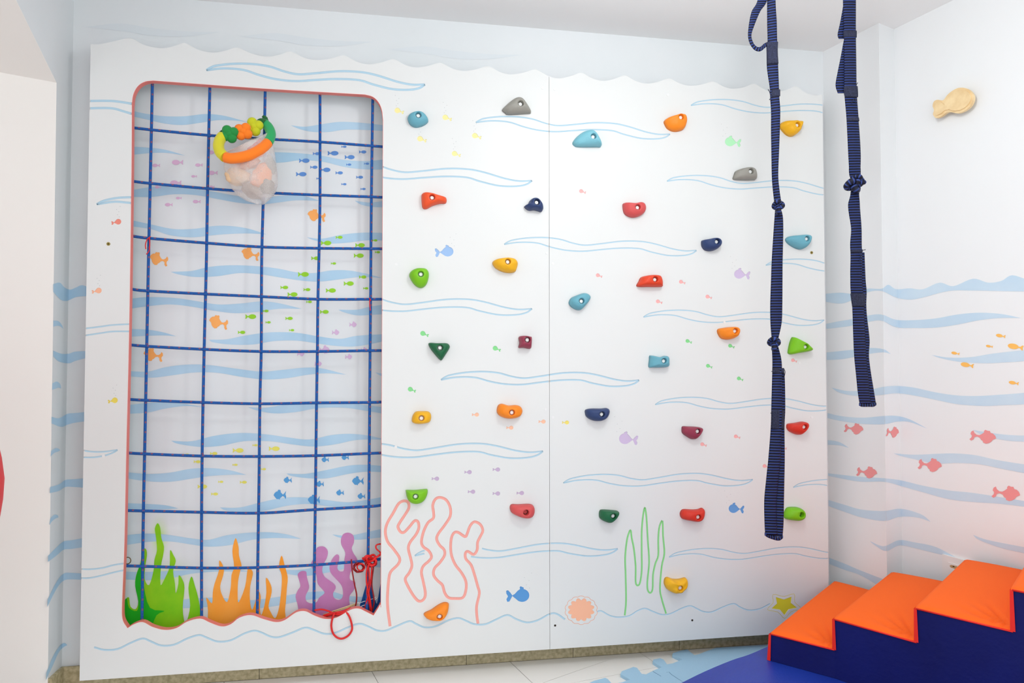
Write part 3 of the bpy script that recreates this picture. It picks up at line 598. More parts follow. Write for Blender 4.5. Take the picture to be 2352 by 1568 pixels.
# ------------------------------------------------------------------ climbing holds
COL = {'teal': (104,172,190), 'grey': (150,148,140), 'orange': (250,140,20), 'yellow': (242,180,12), 'red': (214,48,28), 'navy': (38,60,108), 'rose': (214,82,82), 'lime': (122,196,10), 'redorange': (240,84,34), 'darkgreen': (8,98,58), 'maroon': (150,52,76), 'skyteal': (122,190,206), 'scarlet': (226,66,30)}
HM = {k: mat('hold_resin_'+k, v, .5, bump=.25, bscale=260, spec=.45) for k, v in COL.items()}
holds = [
 ('teal', (960,271), [(936,271),(940,263),(950,259),(962,258),(973,261),(981,269),(984,277),(980,283),(970,289),(958,292),(948,290),(940,283)], 'rounded teal climbing hold just right of the opening, topmost among yellow fish'),
 ('grey', (1193,245), [(1153,252),(1160,243),(1172,233),(1183,226),(1192,225),(1200,229),(1210,241),(1219,255),(1218,260),(1208,261),(1168,263),(1160,259)], 'stone grey half-dome climbing hold left of the seam near the top'),
 ('skyteal', (1358,320), [(1315,327),(1322,316),(1335,305),(1348,300),(1357,300),(1364,305),(1375,320),(1381,332),(1379,337),(1370,337),(1330,337),(1319,334)], 'light blue half-dome climbing hold below the top wave, right of the seam'),
 ('orange', (1558,275), [(1525,278),(1532,271),(1545,267),(1560,265),(1571,266),(1576,273),(1575,285),(1570,296),(1558,301),(1545,301),(1533,295),(1527,286)], 'orange rounded climbing hold at the top between seam and hanging strap'),
 ('yellow', (1822,293), [(1791,290),(1795,281),(1805,278),(1822,279),(1838,280),(1840,285),(1836,298),(1828,308),(1817,313),(1806,309),(1797,300)], 'yellow tapered climbing hold top right, beside the hanging strap'),
 ('grey', (1717,398), [(1684,411),(1686,400),(1690,392),(1702,387),(1717,385),(1730,388),(1736,400),(1736,411),(1728,413),(1700,413)], 'stone grey flat-bottomed climbing hold on a wave, left of the first strap'),
 ('redorange', (991,458), [(968,448),(972,443),(980,442),(1000,447),(1020,452),(1026,456),(1024,466),(1010,467),(993,472),(980,479),(972,478),(969,470)], 'red-orange wedge-shaped climbing hold pointing right, beside the opening'),
 ('navy', (1229,469), [(1204,473),(1212,469),(1216,461),(1222,456),(1230,456),(1238,462),(1245,470),(1247,480),(1243,486),(1235,484),(1226,482),(1216,483),(1208,479)], 'small navy hooked climbing hold just left of the seam'),
 ('rose', (1459,480), [(1430,472),(1432,466),(1440,465),(1456,467),(1470,464),(1479,467),(1483,476),(1480,487),(1470,495),(1455,499),(1442,496),(1433,488)], 'rose red faceted climbing hold right of the seam in the upper half'),
 ('navy', (1639,558), [(1611,556),(1613,551),(1624,549),(1636,547),(1648,549),(1654,556),(1652,565),(1643,573),(1630,576),(1618,573),(1612,565)], 'navy rounded climbing hold above the lilac fish, left of the strap'),
 ('teal', (1845,551), [(1804,549),(1812,542),(1828,540),(1850,539),(1859,542),(1860,549),(1856,560),(1848,569),(1837,572),(1824,568),(1810,559)], 'teal drop-shaped climbing hold right of the strap beside a brass screw'),
 ('lime', (966,632), [(940,631),(944,622),(955,616),(968,615),(979,617),(985,626),(984,640),(979,653),(970,660),(960,659),(950,651),(943,640)], 'lime green egg-shaped climbing hold below the blue fish'),
 ('yellow', (1163,604), [(1131,604),(1135,597),(1148,593),(1170,592),(1183,595),(1189,604),(1187,616),(1182,624),(1168,626),(1153,623),(1138,615)], 'yellow oval climbing hold left of the seam in the middle height'),
 ('teal', (1331,693), [(1307,691),(1312,683),(1325,677),(1340,672),(1350,674),(1356,681),(1352,691),(1342,703),(1333,711),(1322,710),(1312,704),(1307,697)], 'teal cupped climbing hold right of the seam, lower left of the orange block'),
 ('scarlet', (1498,644), [(1463,657),(1467,645),(1472,636),(1485,632),(1502,631),(1515,633),(1520,643),(1521,655),(1518,658),(1490,658)], 'orange-red flat-bottomed climbing hold among small pink fish'),
 ('darkgreen', (1009,799), [(984,790),(988,786),(1005,787),(1026,787),(1033,793),(1032,800),(1024,813),(1016,825),(1011,826),(1003,818),(990,802)], 'dark green triangular climbing hold pointing down'),
 ('maroon', (1208,781), [(1191,775),(1195,771),(1204,770),(1216,772),(1220,774),(1220,790),(1219,799),(1213,800),(1203,798),(1192,798),(1191,795),(1193,786)], 'small maroon square climbing hold left of the seam'),
 ('orange', (1680,761), [(1648,763),(1649,755),(1660,752),(1676,750),(1690,751),(1695,760),(1692,770),(1682,777),(1668,779),(1655,775)], 'orange oval climbing hold above small green fish, left of the strap'),
 ('teal', (1519,829), [(1490,842),(1491,826),(1492,816),(1500,816),(1515,819),(1527,816),(1534,819),(1535,830),(1534,841),(1515,843),(1500,843)], 'blue-teal rectangular block climbing hold'),
 ('lime', (1841,797), [(1810,806),(1814,786),(1819,774),(1824,774),(1838,782),(1852,792),(1863,801),(1860,805),(1845,808),(1828,811),(1817,813),(1811,811)], 'lime green triangular climbing hold right of the strap'),
 ('yellow', (967,959), [(946,961),(949,951),(956,944),(970,943),(984,944),(990,951),(990,962),(985,969),(970,972),(955,972),(947,968)], 'yellow rounded climbing hold beside the opening in the lower half'),
 ('orange', (1173,946), [(1141,941),(1144,930),(1153,926),(1168,930),(1185,929),(1196,933),(1200,942),(1196,953),(1184,959),(1165,960),(1150,955),(1143,949)], 'orange kidney-shaped climbing hold above a small peach fish'),
 ('navy', (1377,950), [(1344,948),(1345,940),(1358,937),(1380,937),(1394,936),(1399,942),(1396,953),(1388,962),(1375,966),(1360,964),(1348,957)], 'navy half-round climbing hold above left of the large lilac fish'),
 ('maroon', (1596,989), [(1566,984),(1568,978),(1580,978),(1600,979),(1611,982),(1609,990),(1602,1001),(1596,1007),(1587,1007),(1575,1000),(1567,993)], 'maroon tapered climbing hold between lilac fish and strap'),
 ('red', (1838,979), [(1807,977),(1810,972),(1825,970),(1842,967),(1850,969),(1851,976),(1845,987),(1838,996),(1830,997),(1815,991),(1808,984)], 'red tapered climbing hold right of the strap'),
 ('lime', (953,1137), [(932,1126),(935,1124),(955,1124),(975,1122),(982,1123),(982,1133),(977,1145),(968,1153),(955,1156),(942,1152),(935,1142)], 'lime green half-round climbing hold above the salmon coral line'),
 ('rose', (1205,1173), [(1171,1165),(1175,1157),(1190,1157),(1215,1156),(1225,1160),(1228,1170),(1225,1182),(1217,1188),(1203,1188),(1187,1183),(1175,1176)], 'brick red oval climbing hold below small lilac fish, left of the seam'),
 ('darkgreen', (1403,1181), [(1376,1181),(1378,1171),(1385,1169),(1403,1170),(1418,1172),(1420,1176),(1415,1184),(1405,1196),(1397,1199),(1386,1195),(1378,1189)], 'dark green small climbing hold left of the green seaweed line'),
 ('red', (1597,1184), [(1562,1180),(1565,1171),(1572,1168),(1590,1169),(1603,1168),(1612,1165),(1617,1170),(1616,1182),(1610,1192),(1600,1196),(1583,1194),(1567,1190)], 'red wide climbing hold right of the green seaweed line'),
 ('lime', (1831,1178), [(1800,1182),(1804,1170),(1810,1164),(1825,1163),(1838,1166),(1844,1178),(1842,1188),(1832,1194),(1817,1193),(1804,1190)], 'lime green nut-shaped climbing hold by the lower end of the strap'),
 ('orange', (1009,1410), [(973,1410),(977,1405),(990,1399),(1006,1388),(1020,1382),(1030,1384),(1031,1392),(1028,1405),(1020,1416),(1008,1421),(990,1422),(978,1417)], 'orange bean-shaped climbing hold at the bottom under the salmon coral'),
 ('yellow', (1556,1345), [(1525,1337),(1527,1327),(1533,1324),(1545,1328),(1560,1328),(1572,1325),(1577,1328),(1578,1337),(1574,1348),(1563,1357),(1548,1360),(1535,1354),(1528,1346)], 'mustard yellow crescent climbing hold at the bottom right of the seaweed'),
]
for hi, (col, bolt, px, lab) in enumerate(holds):
    t = thing('climbing_hold', lab, 'climbing hold', 'climbing holds on the white panels')
    px = smooth2(px, 4, True); n = len(px)
    Hh = .035+.007*((hi*37) % 5)/4
    cx = sum(p[0] for p in px)/n; cy = sum(p[1] for p in px)/n
    B = atY(bolt[0]+(cx-bolt[0])*.12, bolt[1], 0); B.y = 0
    O = [atY(x, y+.8, -.004) for x, y in px]
    for p in O: p.y = 0
    ang = [math.atan2(p.z-B.z, p.x-B.x) for p in O]
    rim = .0122; K = 9; bm = bmesh.new(); rings = []
    rn = random.Random(hi)
    tv = Vector((rn.uniform(-.3, .3), 0, rn.uniform(.1, .5)))
    fac = rn.choice((0, 0, .5, 1)) if col in ('rose', 'orange', 'yellow') else .15
    for k in range(K+1):
        s = k/K; prof_ = (1-(1-s)**2.2)**.62; ring = []
        for i, p in enumerate(O):
            q = B+Vector((math.cos(ang[i]), 0, math.sin(ang[i])))*rim
            P = p+(q-p)*(s**1.25)
            d = (p-B); hgt = Hh*prof_*(1+.28*tv.dot(d)/.03*(1-s)*2*s)
            hgt += fac*.0022*math.sin(ang[i]*5+hi+s*4)*math.sin(s*math.pi)
            ring.append(bm.verts.new((P.x, -hgt, P.z)))
        rings.append(ring)
    # bore
    for rr, yy in ((rim*.93, -Hh*.98), (rim*.86, -Hh*.8), (rim*.84, -Hh*.42)):
        rings.append([bm.verts.new((B.x+math.cos(a)*rr, yy, B.z+math.sin(a)*rr)) for a in ang])
    for A_, B_ in zip(rings[:-1], rings[1:]):
        for i in range(n): bm.faces.new((A_[i], A_[(i+1) % n], B_[(i+1) % n], B_[i])).smooth = True
    bm.faces.new(rings[-1]); bm.faces.new(rings[0][::-1])
    fromb('body', bm, HM[col], t)
    if hi not in (26, 29):
        bm = bmesh.new(); hx = [(B.x+.0072*math.cos(math.radians(60*i+15)), -Hh*.41, B.z+.0072*math.sin(math.radians(60*i+15))) for i in range(6)]
        prism(bm, hx, (0, -Hh*.32, 0)); bmesh.ops.bevel(bm, geom=list(bm.edges), offset=.0006, segments=1, affect='EDGES')
        bo_ = fromb('bolt', bm, STEEL, t); bo_['label'] = 'steel bolt head'
    bm = bmesh.new(); ringp = [Vector((B.x+rim*.72*math.cos(2*math.pi*i/20), -Hh*.43, B.z+rim*.72*math.sin(2*math.pi*i/20))) for i in range(20)]
    tube(bm, ringp, .0012, 6, closed=True); fromb('washer', bm, STEEL if hi not in (26, 29) else DARK, t)

# ------------------------------------------------------------------ rope net in the opening
def rope_material():
    m = bpy.data.materials.new('blue_rope_with_red_flecks'); m.use_nodes = True; nt = m.node_tree; b = nt.nodes['Principled BSDF']
    b.inputs['Roughness'].default_value = .7
    uv = nt.nodes.new('ShaderNodeUVMap'); uv.uv_map = 'UVMap'
    sep = nt.nodes.new('ShaderNodeSeparateXYZ'); nt.links.new(uv.outputs[0], sep.inputs[0])
    def M(op, a, b_=None, c=None):
        n = nt.nodes.new('ShaderNodeMath'); n.operation = op
        for i, v in enumerate((a, b_, c)):
            if v is None: continue
            if isinstance(v, (int, float)): n.inputs[i].default_value = v
            else: nt.links.new(v, n.inputs[i])
        return n.outputs[0]
    u, v = sep.outputs[0], sep.outputs[1]
    # red flecks: short dashes, period 34 mm on a helical line around the rope
    fr = M('FRACT', M('ADD', M('MULTIPLY', v, 29), M('MULTIPLY', M('FLOOR', M('MULTIPLY', u, 3)), .5)))
    fu = M('FRACT', M('MULTIPLY', u, 3))
    fleck = M('MULTIPLY', M('LESS_THAN', fr, .2), M('MULTIPLY', M('GREATER_THAN', fu, .25), M('LESS_THAN', fu, .75)))
    braid = M('SINE', M('ADD', M('MULTIPLY', v, 1500), M('MULTIPLY', u, 18.85)))
    mix = nt.nodes.new('ShaderNodeMix'); mix.data_type = 'RGBA'; nt.links.new(fleck, mix.inputs[0])
    mix.inputs[6].default_value = (*lin((8, 94, 176)), 1); mix.inputs[7].default_value = (*lin((150, 84, 108)), 1)
    mix2 = nt.nodes.new('ShaderNodeMix'); mix2.data_type = 'RGBA'; mix2.blend_type = 'MULTIPLY'
    nt.links.new(M('MULTIPLY', M('ADD', braid, 1), .25), mix2.inputs[0]); nt.links.new(mix.outputs[2], mix2.inputs[6]); mix2.inputs[7].default_value = (.3, .45, .65, 1)
    nt.links.new(mix2.outputs[2], b.inputs['Base Color'])
    bp = nt.nodes.new('ShaderNodeBump'); bp.inputs['Strength'].default_value = .5; bp.inputs['Distance'].default_value = .001
    nt.links.new(braid, bp.inputs['Height']); nt.links.new(bp.outputs[0], b.inputs['Normal'])
    return m
ROPE = rope_material()
net = thing('climbing_net', 'blue rope climbing net stretched across the tall opening, small red flecks', 'climbing net')
NY = .033
V = [[(350,150),(350,190),(345,420),(341,600),(337,800),(333,1000),(329,1200),(326,1430),(326,1470)],
     [(483,160),(482,200),(477,420),(474,600),(469,800),(465,1000),(463,1180),(463,1420),(463,1470)],
     [(610,170),(609,210),(605,440),(601,600),(600,800),(597,920),(595,1100),(592,1300),(591,1412),(591,1465)],
     [(736,180),(735,217),(735,450),(733,570),(730,700),(729,800),(727,930),(724,1170),(722,1300),(721,1400),(721,1450)],
     [(857,195),(856,230),(853,450),(852,570),(851,700),(850,800),(849,930),(848,1050),(847,1160),(845,1290),(842,1410),(842,1450)]]
Hz = [[(270,290),(303,293),(347,298),(482,311),(609,319),(735,326),(855,335),(879,337),(905,339)],
 [(270,413),(303,416),(345,421),(477,433),(605,442),(735,448),(853,452),(879,453),(905,453)],
 [(270,538),(304,542),(342,547),(474,558),(601,567),(733,570),(852,571),(878,571),(905,571)],
 [(270,660),(302,664),(340,668),(470,675),(600,681),(731,687),(851,687),(878,687),(905,687)],
 [(265,790),(300,792),(337,795),(467,802),(600,807),(730,807),(850,805),(878,805),(905,805)],
 [(262,915),(298,917),(334,919),(465,924),(597,927),(728,925),(850,924),(877,923),(905,922)],
 [(260,1038),(295,1040),(332,1042),(463,1047),(597,1048),(727,1046),(849,1041),(876,1040),(905,1039)],
 [(258,1171),(291,1172),(330,1173),(463,1176),(595,1178),(724,1170),(847,1163),(876,1160),(905,1157)],
 [(256,1298),(290,1299),(327,1300),(462,1304),(592,1303),(722,1297),(847,1287),(876,1283),(905,1279)]]
for k, (lst, dy) in enumerate(((V, .003), (Hz, -.002))):
    for j, pl in enumerate(lst):
        P = [atY(x, y, NY+dy) for x, y in smooth2(pl, 8)]
        bm = bmesh.new(); uvl = bm.loops.layers.uv.new('UVMap'); tube(bm, P, .0052, 10, uv=uvl, vs0=j*.37)
        fromb('rope', bm, ROPE, net)
bm = bmesh.new()
for h in Hz:
    for v in V:
        # crossing: nearest pair
        best = min(((a, b) for a in smooth2(h, 12) for b in [smooth2(v, 12)[0]]), key=lambda ab: 0)
# small bindings where ropes cross
def cross_pt(h, v):
    hs = smooth2(h, 10); vsn = smooth2(v, 10); return min((abs(a[0]-b[0])+abs(a[1]-b[1]), a) for a in hs for b in vsn)[1]
BIND = mat('blue_rope_binding', (12, 76, 156), .7, bump=.4, bscale=400)
bm.free(); bm = None
sphere_me = None
for h in Hz:
    for v in V:
        x, y = cross_pt(h, v); c = atY(x, y, NY)
        if sphere_me is None:
            b_ = bmesh.new(); sphere(b_, (0, 0, 0), .0066, 1, 1.15, 1, 10, 7); sphere_me = bpy.data.meshes.new('rope_binding'); b_.to_mesh(sphere_me); b_.free(); sphere_me.materials.append(BIND)
        o = bpy.data.objects.new('rope_binding', sphere_me); C.objects.link(o); o.parent = net; o.location = c
RED = mat('red_cord_nylon', (222, 22, 20), .45, bump=.3, bscale=500)
DRED = mat('dark_red_cord_nylon', (150, 10, 14), .5, bump=.3, bscale=500)
# bits of red thread tied to the net
for lab, strands in (('short red thread tied to the net near its upper left', [[(346,543),(338,550),(334,562),(335,572)], [(343,546),(344,562),(342,576),(336,584)]]), ('short red thread tied to the net at its right edge', [[(850,685),(849,697),(851,713)], [(848,684),(852,690)]])):
    bm = bmesh.new()
    for s in strands: tube(bm, [atY(x, y, NY-.009) for x, y in smooth2(s, 6)], .0018, 6)
    tag(fromb('red_thread', bm, RED), lab, 'thread', 'red threads tied to the net')
# eye ring at lower left of the opening
bm = bmesh.new(); rc = atY(293, 1287, .034)
tube(bm, [rc+Vector((.0105*math.cos(2*math.pi*i/24), 0, .0115*math.sin(2*math.pi*i/24))) for i in range(24)], .0016, 8, closed=True)
tag(fromb('metal_ring', bm, mat('aged_bronze', (110, 92, 60), .35, metal=.8)), 'small bronze ring at the lower left corner of the opening', 'ring')

# ------------------------------------------------------------------ red cords, sticks and hook low in the opening
cord = thing('tangled_cord', 'tangled bright red cord knotted to the net at the lower right of the opening', 'cord')
def strand(name, pts, y, r=.0032, m=RED, par=cord):
    if not isinstance(y, (list, tuple)): y = [y]*len(pts)
    P = cr([atY(px_, py_, yy) for (px_, py_), yy in zip(pts, y)], 8)
    bm = bmesh.new(); tube(bm, P, r, 8); return fromb(name, bm, m, par)
strand('cord_strand', [(807,1284),(809,1310),(814,1340),(819,1365),(818,1385),(815,1394)], [.02,.018,.02,.03,.04,.045], .0026, DRED)
strand('cord_strand', [(850,1292),(843,1308),(842,1335),(847,1362),(851,1385),(853,1405)], [.012,.01,.012,.02,.03,.04])
strand('cord_strand', [(854,1298),(852,1330),(846,1365),(840,1388),(836,1400)], [.014,.02,.026,.036,.045], .0026)
strand('cord_strand', [(858,1300),(854,1340),(858,1368),(859,1385),(855,1402)], [.02,.026,.03,.036,.045], .0026, DRED)
strand('cord_strand', [(846,1292),(848,1330),(843,1360),(849,1388),(850,1404)], [.016,.018,.03,.036,.045], .0028)
kn = [(833,1281),(842,1289),(855,1287),(862,1280),(858,1274),(849,1277),(842,1282),(848,1292),(857,1296),(864,1288),(856,1281),(846,1285),(838,1280),(846,1276),(856,1284),(862,1294),(852,1298),(843,1290)]
strand('cord_knot', kn, [.016+.010*math.sin(i*1.9) for i in range(len(kn))], .0042)
strand('cord_strand', [(860,1284),(868,1277),(875,1271),(880,1262)], [.012,.014,.02,.034], .004)
strand('cord_strand', [(878,1272),(871,1266),(864,1259),(864,1252),(872,1249),(880,1250)], [.026,.02,.02,.022,.026,.036], .0028)
rn = random.Random(3); co = []
for i in range(34):
    a = i*.9; rr = 11+2*math.sin(i*1.7); co.append((824+rr*math.cos(a)*1.05, 1303+rr*math.sin(a)*.85))
strand('cord_coil', co, [.028+.010*math.sin(i*2.3) for i in range(34)], .0026, DRED)
co = [(829+9*math.cos(i*1.13+.4), 1302+8*math.sin(i*1.13+.4)) for i in range(16)]
strand('cord_coil', co, [.018+.006*math.sin(i*2.9) for i in range(16)], .0024)
co = [(852+13*math.cos(i*1.7), 1293+8*math.sin(i*1.7)) for i in range(18)]
strand('cord_coil', co, [.024+.008*math.sin(i*2.1) for i in range(18)], .003, DRED)
cord2 = thing('looped_cord', 'bright red cord whose round loop hangs over the lower lip of the opening', 'cord')
strand('cord_strand', [(723,1401),(738,1399),(752,1402),(764,1407),(776,1411),(788,1407),(797,1405)], [.03,.028,.02,.012,.004,.002,.008], .0032, RED, cord2)
strand('cord_loop', [(795,1404),(803,1417),(808,1434),(808,1447),(800,1459),(787,1466),(775,1464),(765,1454),(761,1438),(763,1422),(767,1411),(770,1407)], [.004,-.006,-.008,-.007,-.006,-.006,-.006,-.006,-.006,-.007,-.006,.004], .0036, RED, cord2)
for q in range(3):
    strand('cord_coil', [(742,1417-q*1.5),(756,1413-q*2),(772,1412-q*3),(786,1408-q*2),(800,1402-q*2),(806,1397-q)], [.03,.018-.004*q,.010,.008+.004*q,.02,.03], .0034, RED if q else DRED, cord2)
WOODL = mat('pale_wood', (238, 210, 160), .6, var=.12, vscale=30)
for a_, b_, lab in (((734,1417),(822,1387),'thin pale wooden stick leaning behind the lower lip, front one of two'), ((742,1411),(826,1383),'thin pale wooden stick behind the lower lip, rear one of two')):
    bm = bmesh.new(); tube(bm, [atY(*a_, .05), atY(*b_, .06)], .0024, 8); tag(fromb('wooden_stick', bm, WOODL), lab, 'stick', 'wooden sticks in the opening')
bm = bmesh.new(); tube(bm, [atY(820,1386,.05), atY(845,1378,.05), atY(862,1373,.05)], .0013, 8)
tube(bm, [atY(858,1376,.05), atY(862,1372,.05), atY(866,1369,.05), atY(867,1373,.05), atY(861,1377,.05)], .0028, 8)
tube(bm, [atY(x, y, .05) for x, y in smooth2([(817,1396),(819,1387),(823,1383),(826,1390),(825,1394),(832,1391),(842,1388)], 5)], .0014, 8)
tag(fromb('wire_hook', bm, mat('white_wire', (226, 230, 232), .35)), 'white wire hook beside the red cord at the bottom of the opening', 'hook')

# ------------------------------------------------------------------ toy hoop with net bag
bag = thing('toy_net_bag', 'white mesh toy bag hanging on the net from a yellow, orange and green hoop', 'toy bag')
def hy(py): return .012-.115*max(0, (py-285))/78
def foam(name, col): return mat(name, col, .75, bump=.15, bscale=300, sheen=.2)
FY, FO, FG, FDG = foam('yellow_foam', (222, 214, 24)), foam('orange_foam', (255, 128, 6)), foam('green_foam', (22, 168, 92)), foam('dark_green_fabric', (8, 96, 36))
def seg(pts, m, r=.0185):
    P = cr([atY(x, y, hy(y)) for x, y in pts], 8)
    bm = bmesh.new(); tube(bm, P, r, 18); o = fromb('hoop_segment', bm, m, bag); return o
seg([(511,313),(504,324),(502,337),(506,350),(517,361)], FY)['label'] = 'yellow foam part of the hoop'
seg([(517,361),(530,363.5),(548,362),(570,357),(590,348),(606,337),(615,328)], FO)['label'] = 'orange foam part of the hoop'
seg([(615,328),(620,318),(622,306),(617,293),(608,284)], FG, .0175)['label'] = 'green foam part of the hoop'
def flower(cx, cy, rpx, m, rot, lab):
    rpx *= 1.14
    bm = bmesh.new(); c = atY(cx, cy, hy(cy)-.014); R = rpx/FPX*2.65
    for k in range(4):
        a = math.radians(rot+90*k)
        sphere(bm, c+Vector((math.cos(a)*R*.52, 0, math.sin(a)*R*.52)), R*.56, 1, .75, 1, 16, 12)
    sphere(bm, c, R*.5, 1, .95, 1, 12, 8)
    o = fromb('flower_bead', bm, m, bag); o['label'] = lab
flower(527, 308, 17.5, foam('bead_green', (10, 142, 58)), 30, 'green flower bead'); flower(559, 302, 17.5, foam('bead_orange', (255, 130, 8)), 60, 'orange flower bead'); flower(583, 291, 18, foam('bead_yellow', (202, 206, 14)), 20, 'yellow-green flower bead')
bm = bmesh.new(); P = cr([atY(x, y, yy) for x, y, yy in [(507,315,.0),(513,307,.0),(520,305,.0)]], 5); tube(bm, P, .014, 12)
fromb('fabric_tie', bm, FDG, bag); bm = bmesh.new()
P = cr([atY(x, y, yy) for x, y, yy in [(592,285,.004),(600,279,.004),(609,283,.0)]], 5); tube(bm, P, .012, 12)
P = cr([atY(x, y, yy) for x, y, yy in [(611,292,.006),(612,280,.012),(607,270,.014),(603,266,.012)]], 5); tube(bm, P, [.007]*6+[.009]*6+[.005]*(len(P)-12), 10)
P = cr([atY(x, y, yy) for x, y, yy in [(604,284,.006),(608,274,.010),(613,271,.016)]], 5); tube(bm, P, .005, 10)
fromb('fabric_tie', bm, FDG, bag)['label'] = 'dark green fabric tie'
bm = bmesh.new(); tube(bm, [atY(x, y, .012) for x, y in smooth2([(540,317),(565,318),(590,321),(605,325)], 4)], .0028, 8); fromb('bag_cord', bm, mat('grey_mesh_cord', (160, 158, 156), .8), bag)
# mesh bag: lofted from the hoop down to the tip
def mesh_material():
    m = bpy.data.materials.new('white_net_fabric'); m.use_nodes = True; nt = m.node_tree; b = nt.nodes['Principled BSDF']
    b.inputs['Base Color'].default_value = (*lin((240, 234, 230)), 1); b.inputs['Roughness'].default_value = .6
    tc = nt.nodes.new('ShaderNodeTexCoord'); mp = nt.nodes.new('ShaderNodeMapping'); mp.inputs['Rotation'].default_value = (0, .78, 0); mp.inputs['Scale'].default_value = (420, 420, 420)
    nt.links.new(tc.outputs['Object'], mp.inputs[0]); s = nt.nodes.new('ShaderNodeSeparateXYZ'); nt.links.new(mp.outputs[0], s.inputs[0])
    def M(op, a, b_=None):
        n = nt.nodes.new('ShaderNodeMath'); n.operation = op
        for i, v in enumerate((a, b_)):
            if v is None: continue
            if isinstance(v, (int, float)): n.inputs[i].default_value = v
            else: nt.links.new(v, n.inputs[i])
        return n.outputs[0]
    g = M('MAXIMUM', M('PINGPONG', s.outputs[0], .5), M('PINGPONG', s.outputs[2], .5))
    nz = nt.nodes.new('ShaderNodeTexNoise'); nz.inputs['Scale'].default_value = 30; nt.links.new(tc.outputs['Object'], nz.inputs[0])
    al = M('ADD', M('MULTIPLY', M('GREATER_THAN', g, .36), .42), M('MULTIPLY', nz.outputs['Fac'], .5))
    nt.links.new(al, b.inputs['Alpha']); return m
rings = [  # (left px, right px, y px centre, squash)
 [(512,352),(624,300),0], [(514,368),(626,330),.1], [(515,385),(632,360),.25], [(518,400),(636,385),.4], [(524,417),(638,405),.6], [(533,432),(638,425),.75], [(547,446),(633,443),.85], [(566,458),(624,456),.92], [(590,466),(611,465),.97], [(599,468),(605,468),1]]
bm = bmesh.new(); prev = None; nn = 40
for (l, r, s) in rings:
    L3 = atY(*l, hy(l[1]) if s == 0 else -.035); R3 = atY(*r, hy(r[1]) if s == 0 else -.035)
    c = (L3+R3)/2; ax = (R3-L3)/2; depth = ax.length*.62*(1 if s < .9 else .8)
    ring = []
    for k in range(nn):
        a = 2*math.pi*k/nn; wob = 1+.05*math.sin(a*5+s*7)+.03*math.sin(a*9-s*13)
        p = c+ax*math.cos(a)*(1 if abs(math.cos(a)) > .9 else wob)+Vector((0, -1, 0))*math.sin(a)*min(depth, .052)*wob+Vector((0, 0, 1))*(.006*math.sin(a*3+s*9)*(1 if 0 < s < 1 else 0))
        if s == 0: p.z += -.022*math.sin(a)
        if p.y > .024: p.y = .024
        ring.append(bm.verts.new(p))
    if prev:
        for k in range(nn): bm.faces.new((prev[k], prev[(k+1) % nn], ring[(k+1) % nn], ring[k])).smooth = True
    prev = ring
bm.faces.new(prev)
fromb('net_sack', bm, mesh_material(), bag)['label'] = 'fine white mesh sack'
TOY = [((545,405), .042, (1.0,.7,.75), (236,200,160), 'cream soft toy at the left inside the mesh bag'),
       ((601,403), .043, (.75,.6,1.1), (255,170,120), 'peach soft toy with curved body inside the mesh bag'),
       ((570,376), .032, (1.3,.7,.6), (226,160,130), 'crumpled salmon cloth toy at the top inside the mesh bag'),
       ((614,428), .028, (.9,.8,1), (150,142,136), 'grey soft toy at the lower right inside the mesh bag'),
       ((580,440), .033, (1.2,.8,.7), (176,160,152), 'grey-pink soft toy at the bottom of the mesh bag'),
       ((622,378), .022, (.8,.8,1.5), (176,176,174), 'pale grey soft toy along the right side inside the mesh bag'),
       ((592,358), .014, (1.4,.6,.5), (255,120,20), 'small bright orange piece near the top inside the mesh bag')]
for i, ((x, y), r, (sx, sy, sz), col, lab) in enumerate(TOY):
    bm = bmesh.new(); sphere(bm, atY(x, y, -.034), r, sx, sy, sz, 28, 18, Matrix.Rotation(.5*math.sin(i*2), 3, 'Y'), .1, i)
    tag(fromb('soft_toy', bm, mat('toy_cloth_%d' % i, col, .8, bump=.6, bscale=60)), lab, 'toy', 'soft toys inside the mesh bag')
bm = bmesh.new(); P = cr([atY(x, y, -.03+.0*y) for x, y in [(600,320),(592,328),(580,338),(570,345)]], 5); tube(bm, P, .007, 10)
tag(fromb('ribbon', bm, mat('crimson_ribbon', (190, 20, 60), .5)), 'crimson ribbon showing inside the hoop of the mesh bag', 'ribbon')

# ------------------------------------------------------------------ puzzle mats, crash mat, foam steps
PUZ = mat('light_blue_foam', (168, 208, 234), .8, bump=.25, bscale=220)
def flat_thing(name, px, z0, z1, m, lab, cat, grp=None, bev=.001):
    P = clean([atZ(x, y, z1) for x, y in px], .002)
    bm = bmesh.new(); prism(bm, [(p.x, p.y, z0) for p in P], (0, 0, z1-z0)); return tag(fromb(name, bm, m), lab, cat, grp)
joint = [(1498,1541),(1508,1547),(1518,1553),(1524,1549),(1530,1544),(1536,1543),(1542,1549),(1562,1562)]
flat_thing('puzzle_mat', [(1330,1590),(1345,1572),(1364,1563),(1390,1556),(1396,1559),(1406,1570),(1430,1566),(1447,1560),(1425,1547),(1428,1541),(1455,1531),(1463,1533),(1474,1547),(1484,1548)]+joint+[(1600,1585),(1700,1700),(1500,1780)], 0, .012, PUZ, 'light blue interlocking foam floor tile at the bottom edge, partly under the dark blue mat', 'foam tile', 'interlocking foam floor tiles')
flat_thing('puzzle_mat', [(1499,1540),(1520,1532),(1499,1518),(1501,1514),(1516,1511),(1524,1514),(1532,1525),(1545,1523),(1567,1514),(1544,1503),(1546,1499),(1566,1493),(1579,1491),(1586,1497),(1595,1504),(1605,1502),(1625,1494),(1645,1487),(1765,1480),(1830,1478),(1860,1500),(1700,1640),(1601,1585)]+[(x+1, y-.7) for x, y in joint[::-1]][:-1], 0, .012, PUZ, 'light blue interlocking foam floor tile beside the foam steps', 'foam tile', 'interlocking foam floor tiles')
MT_ = .185
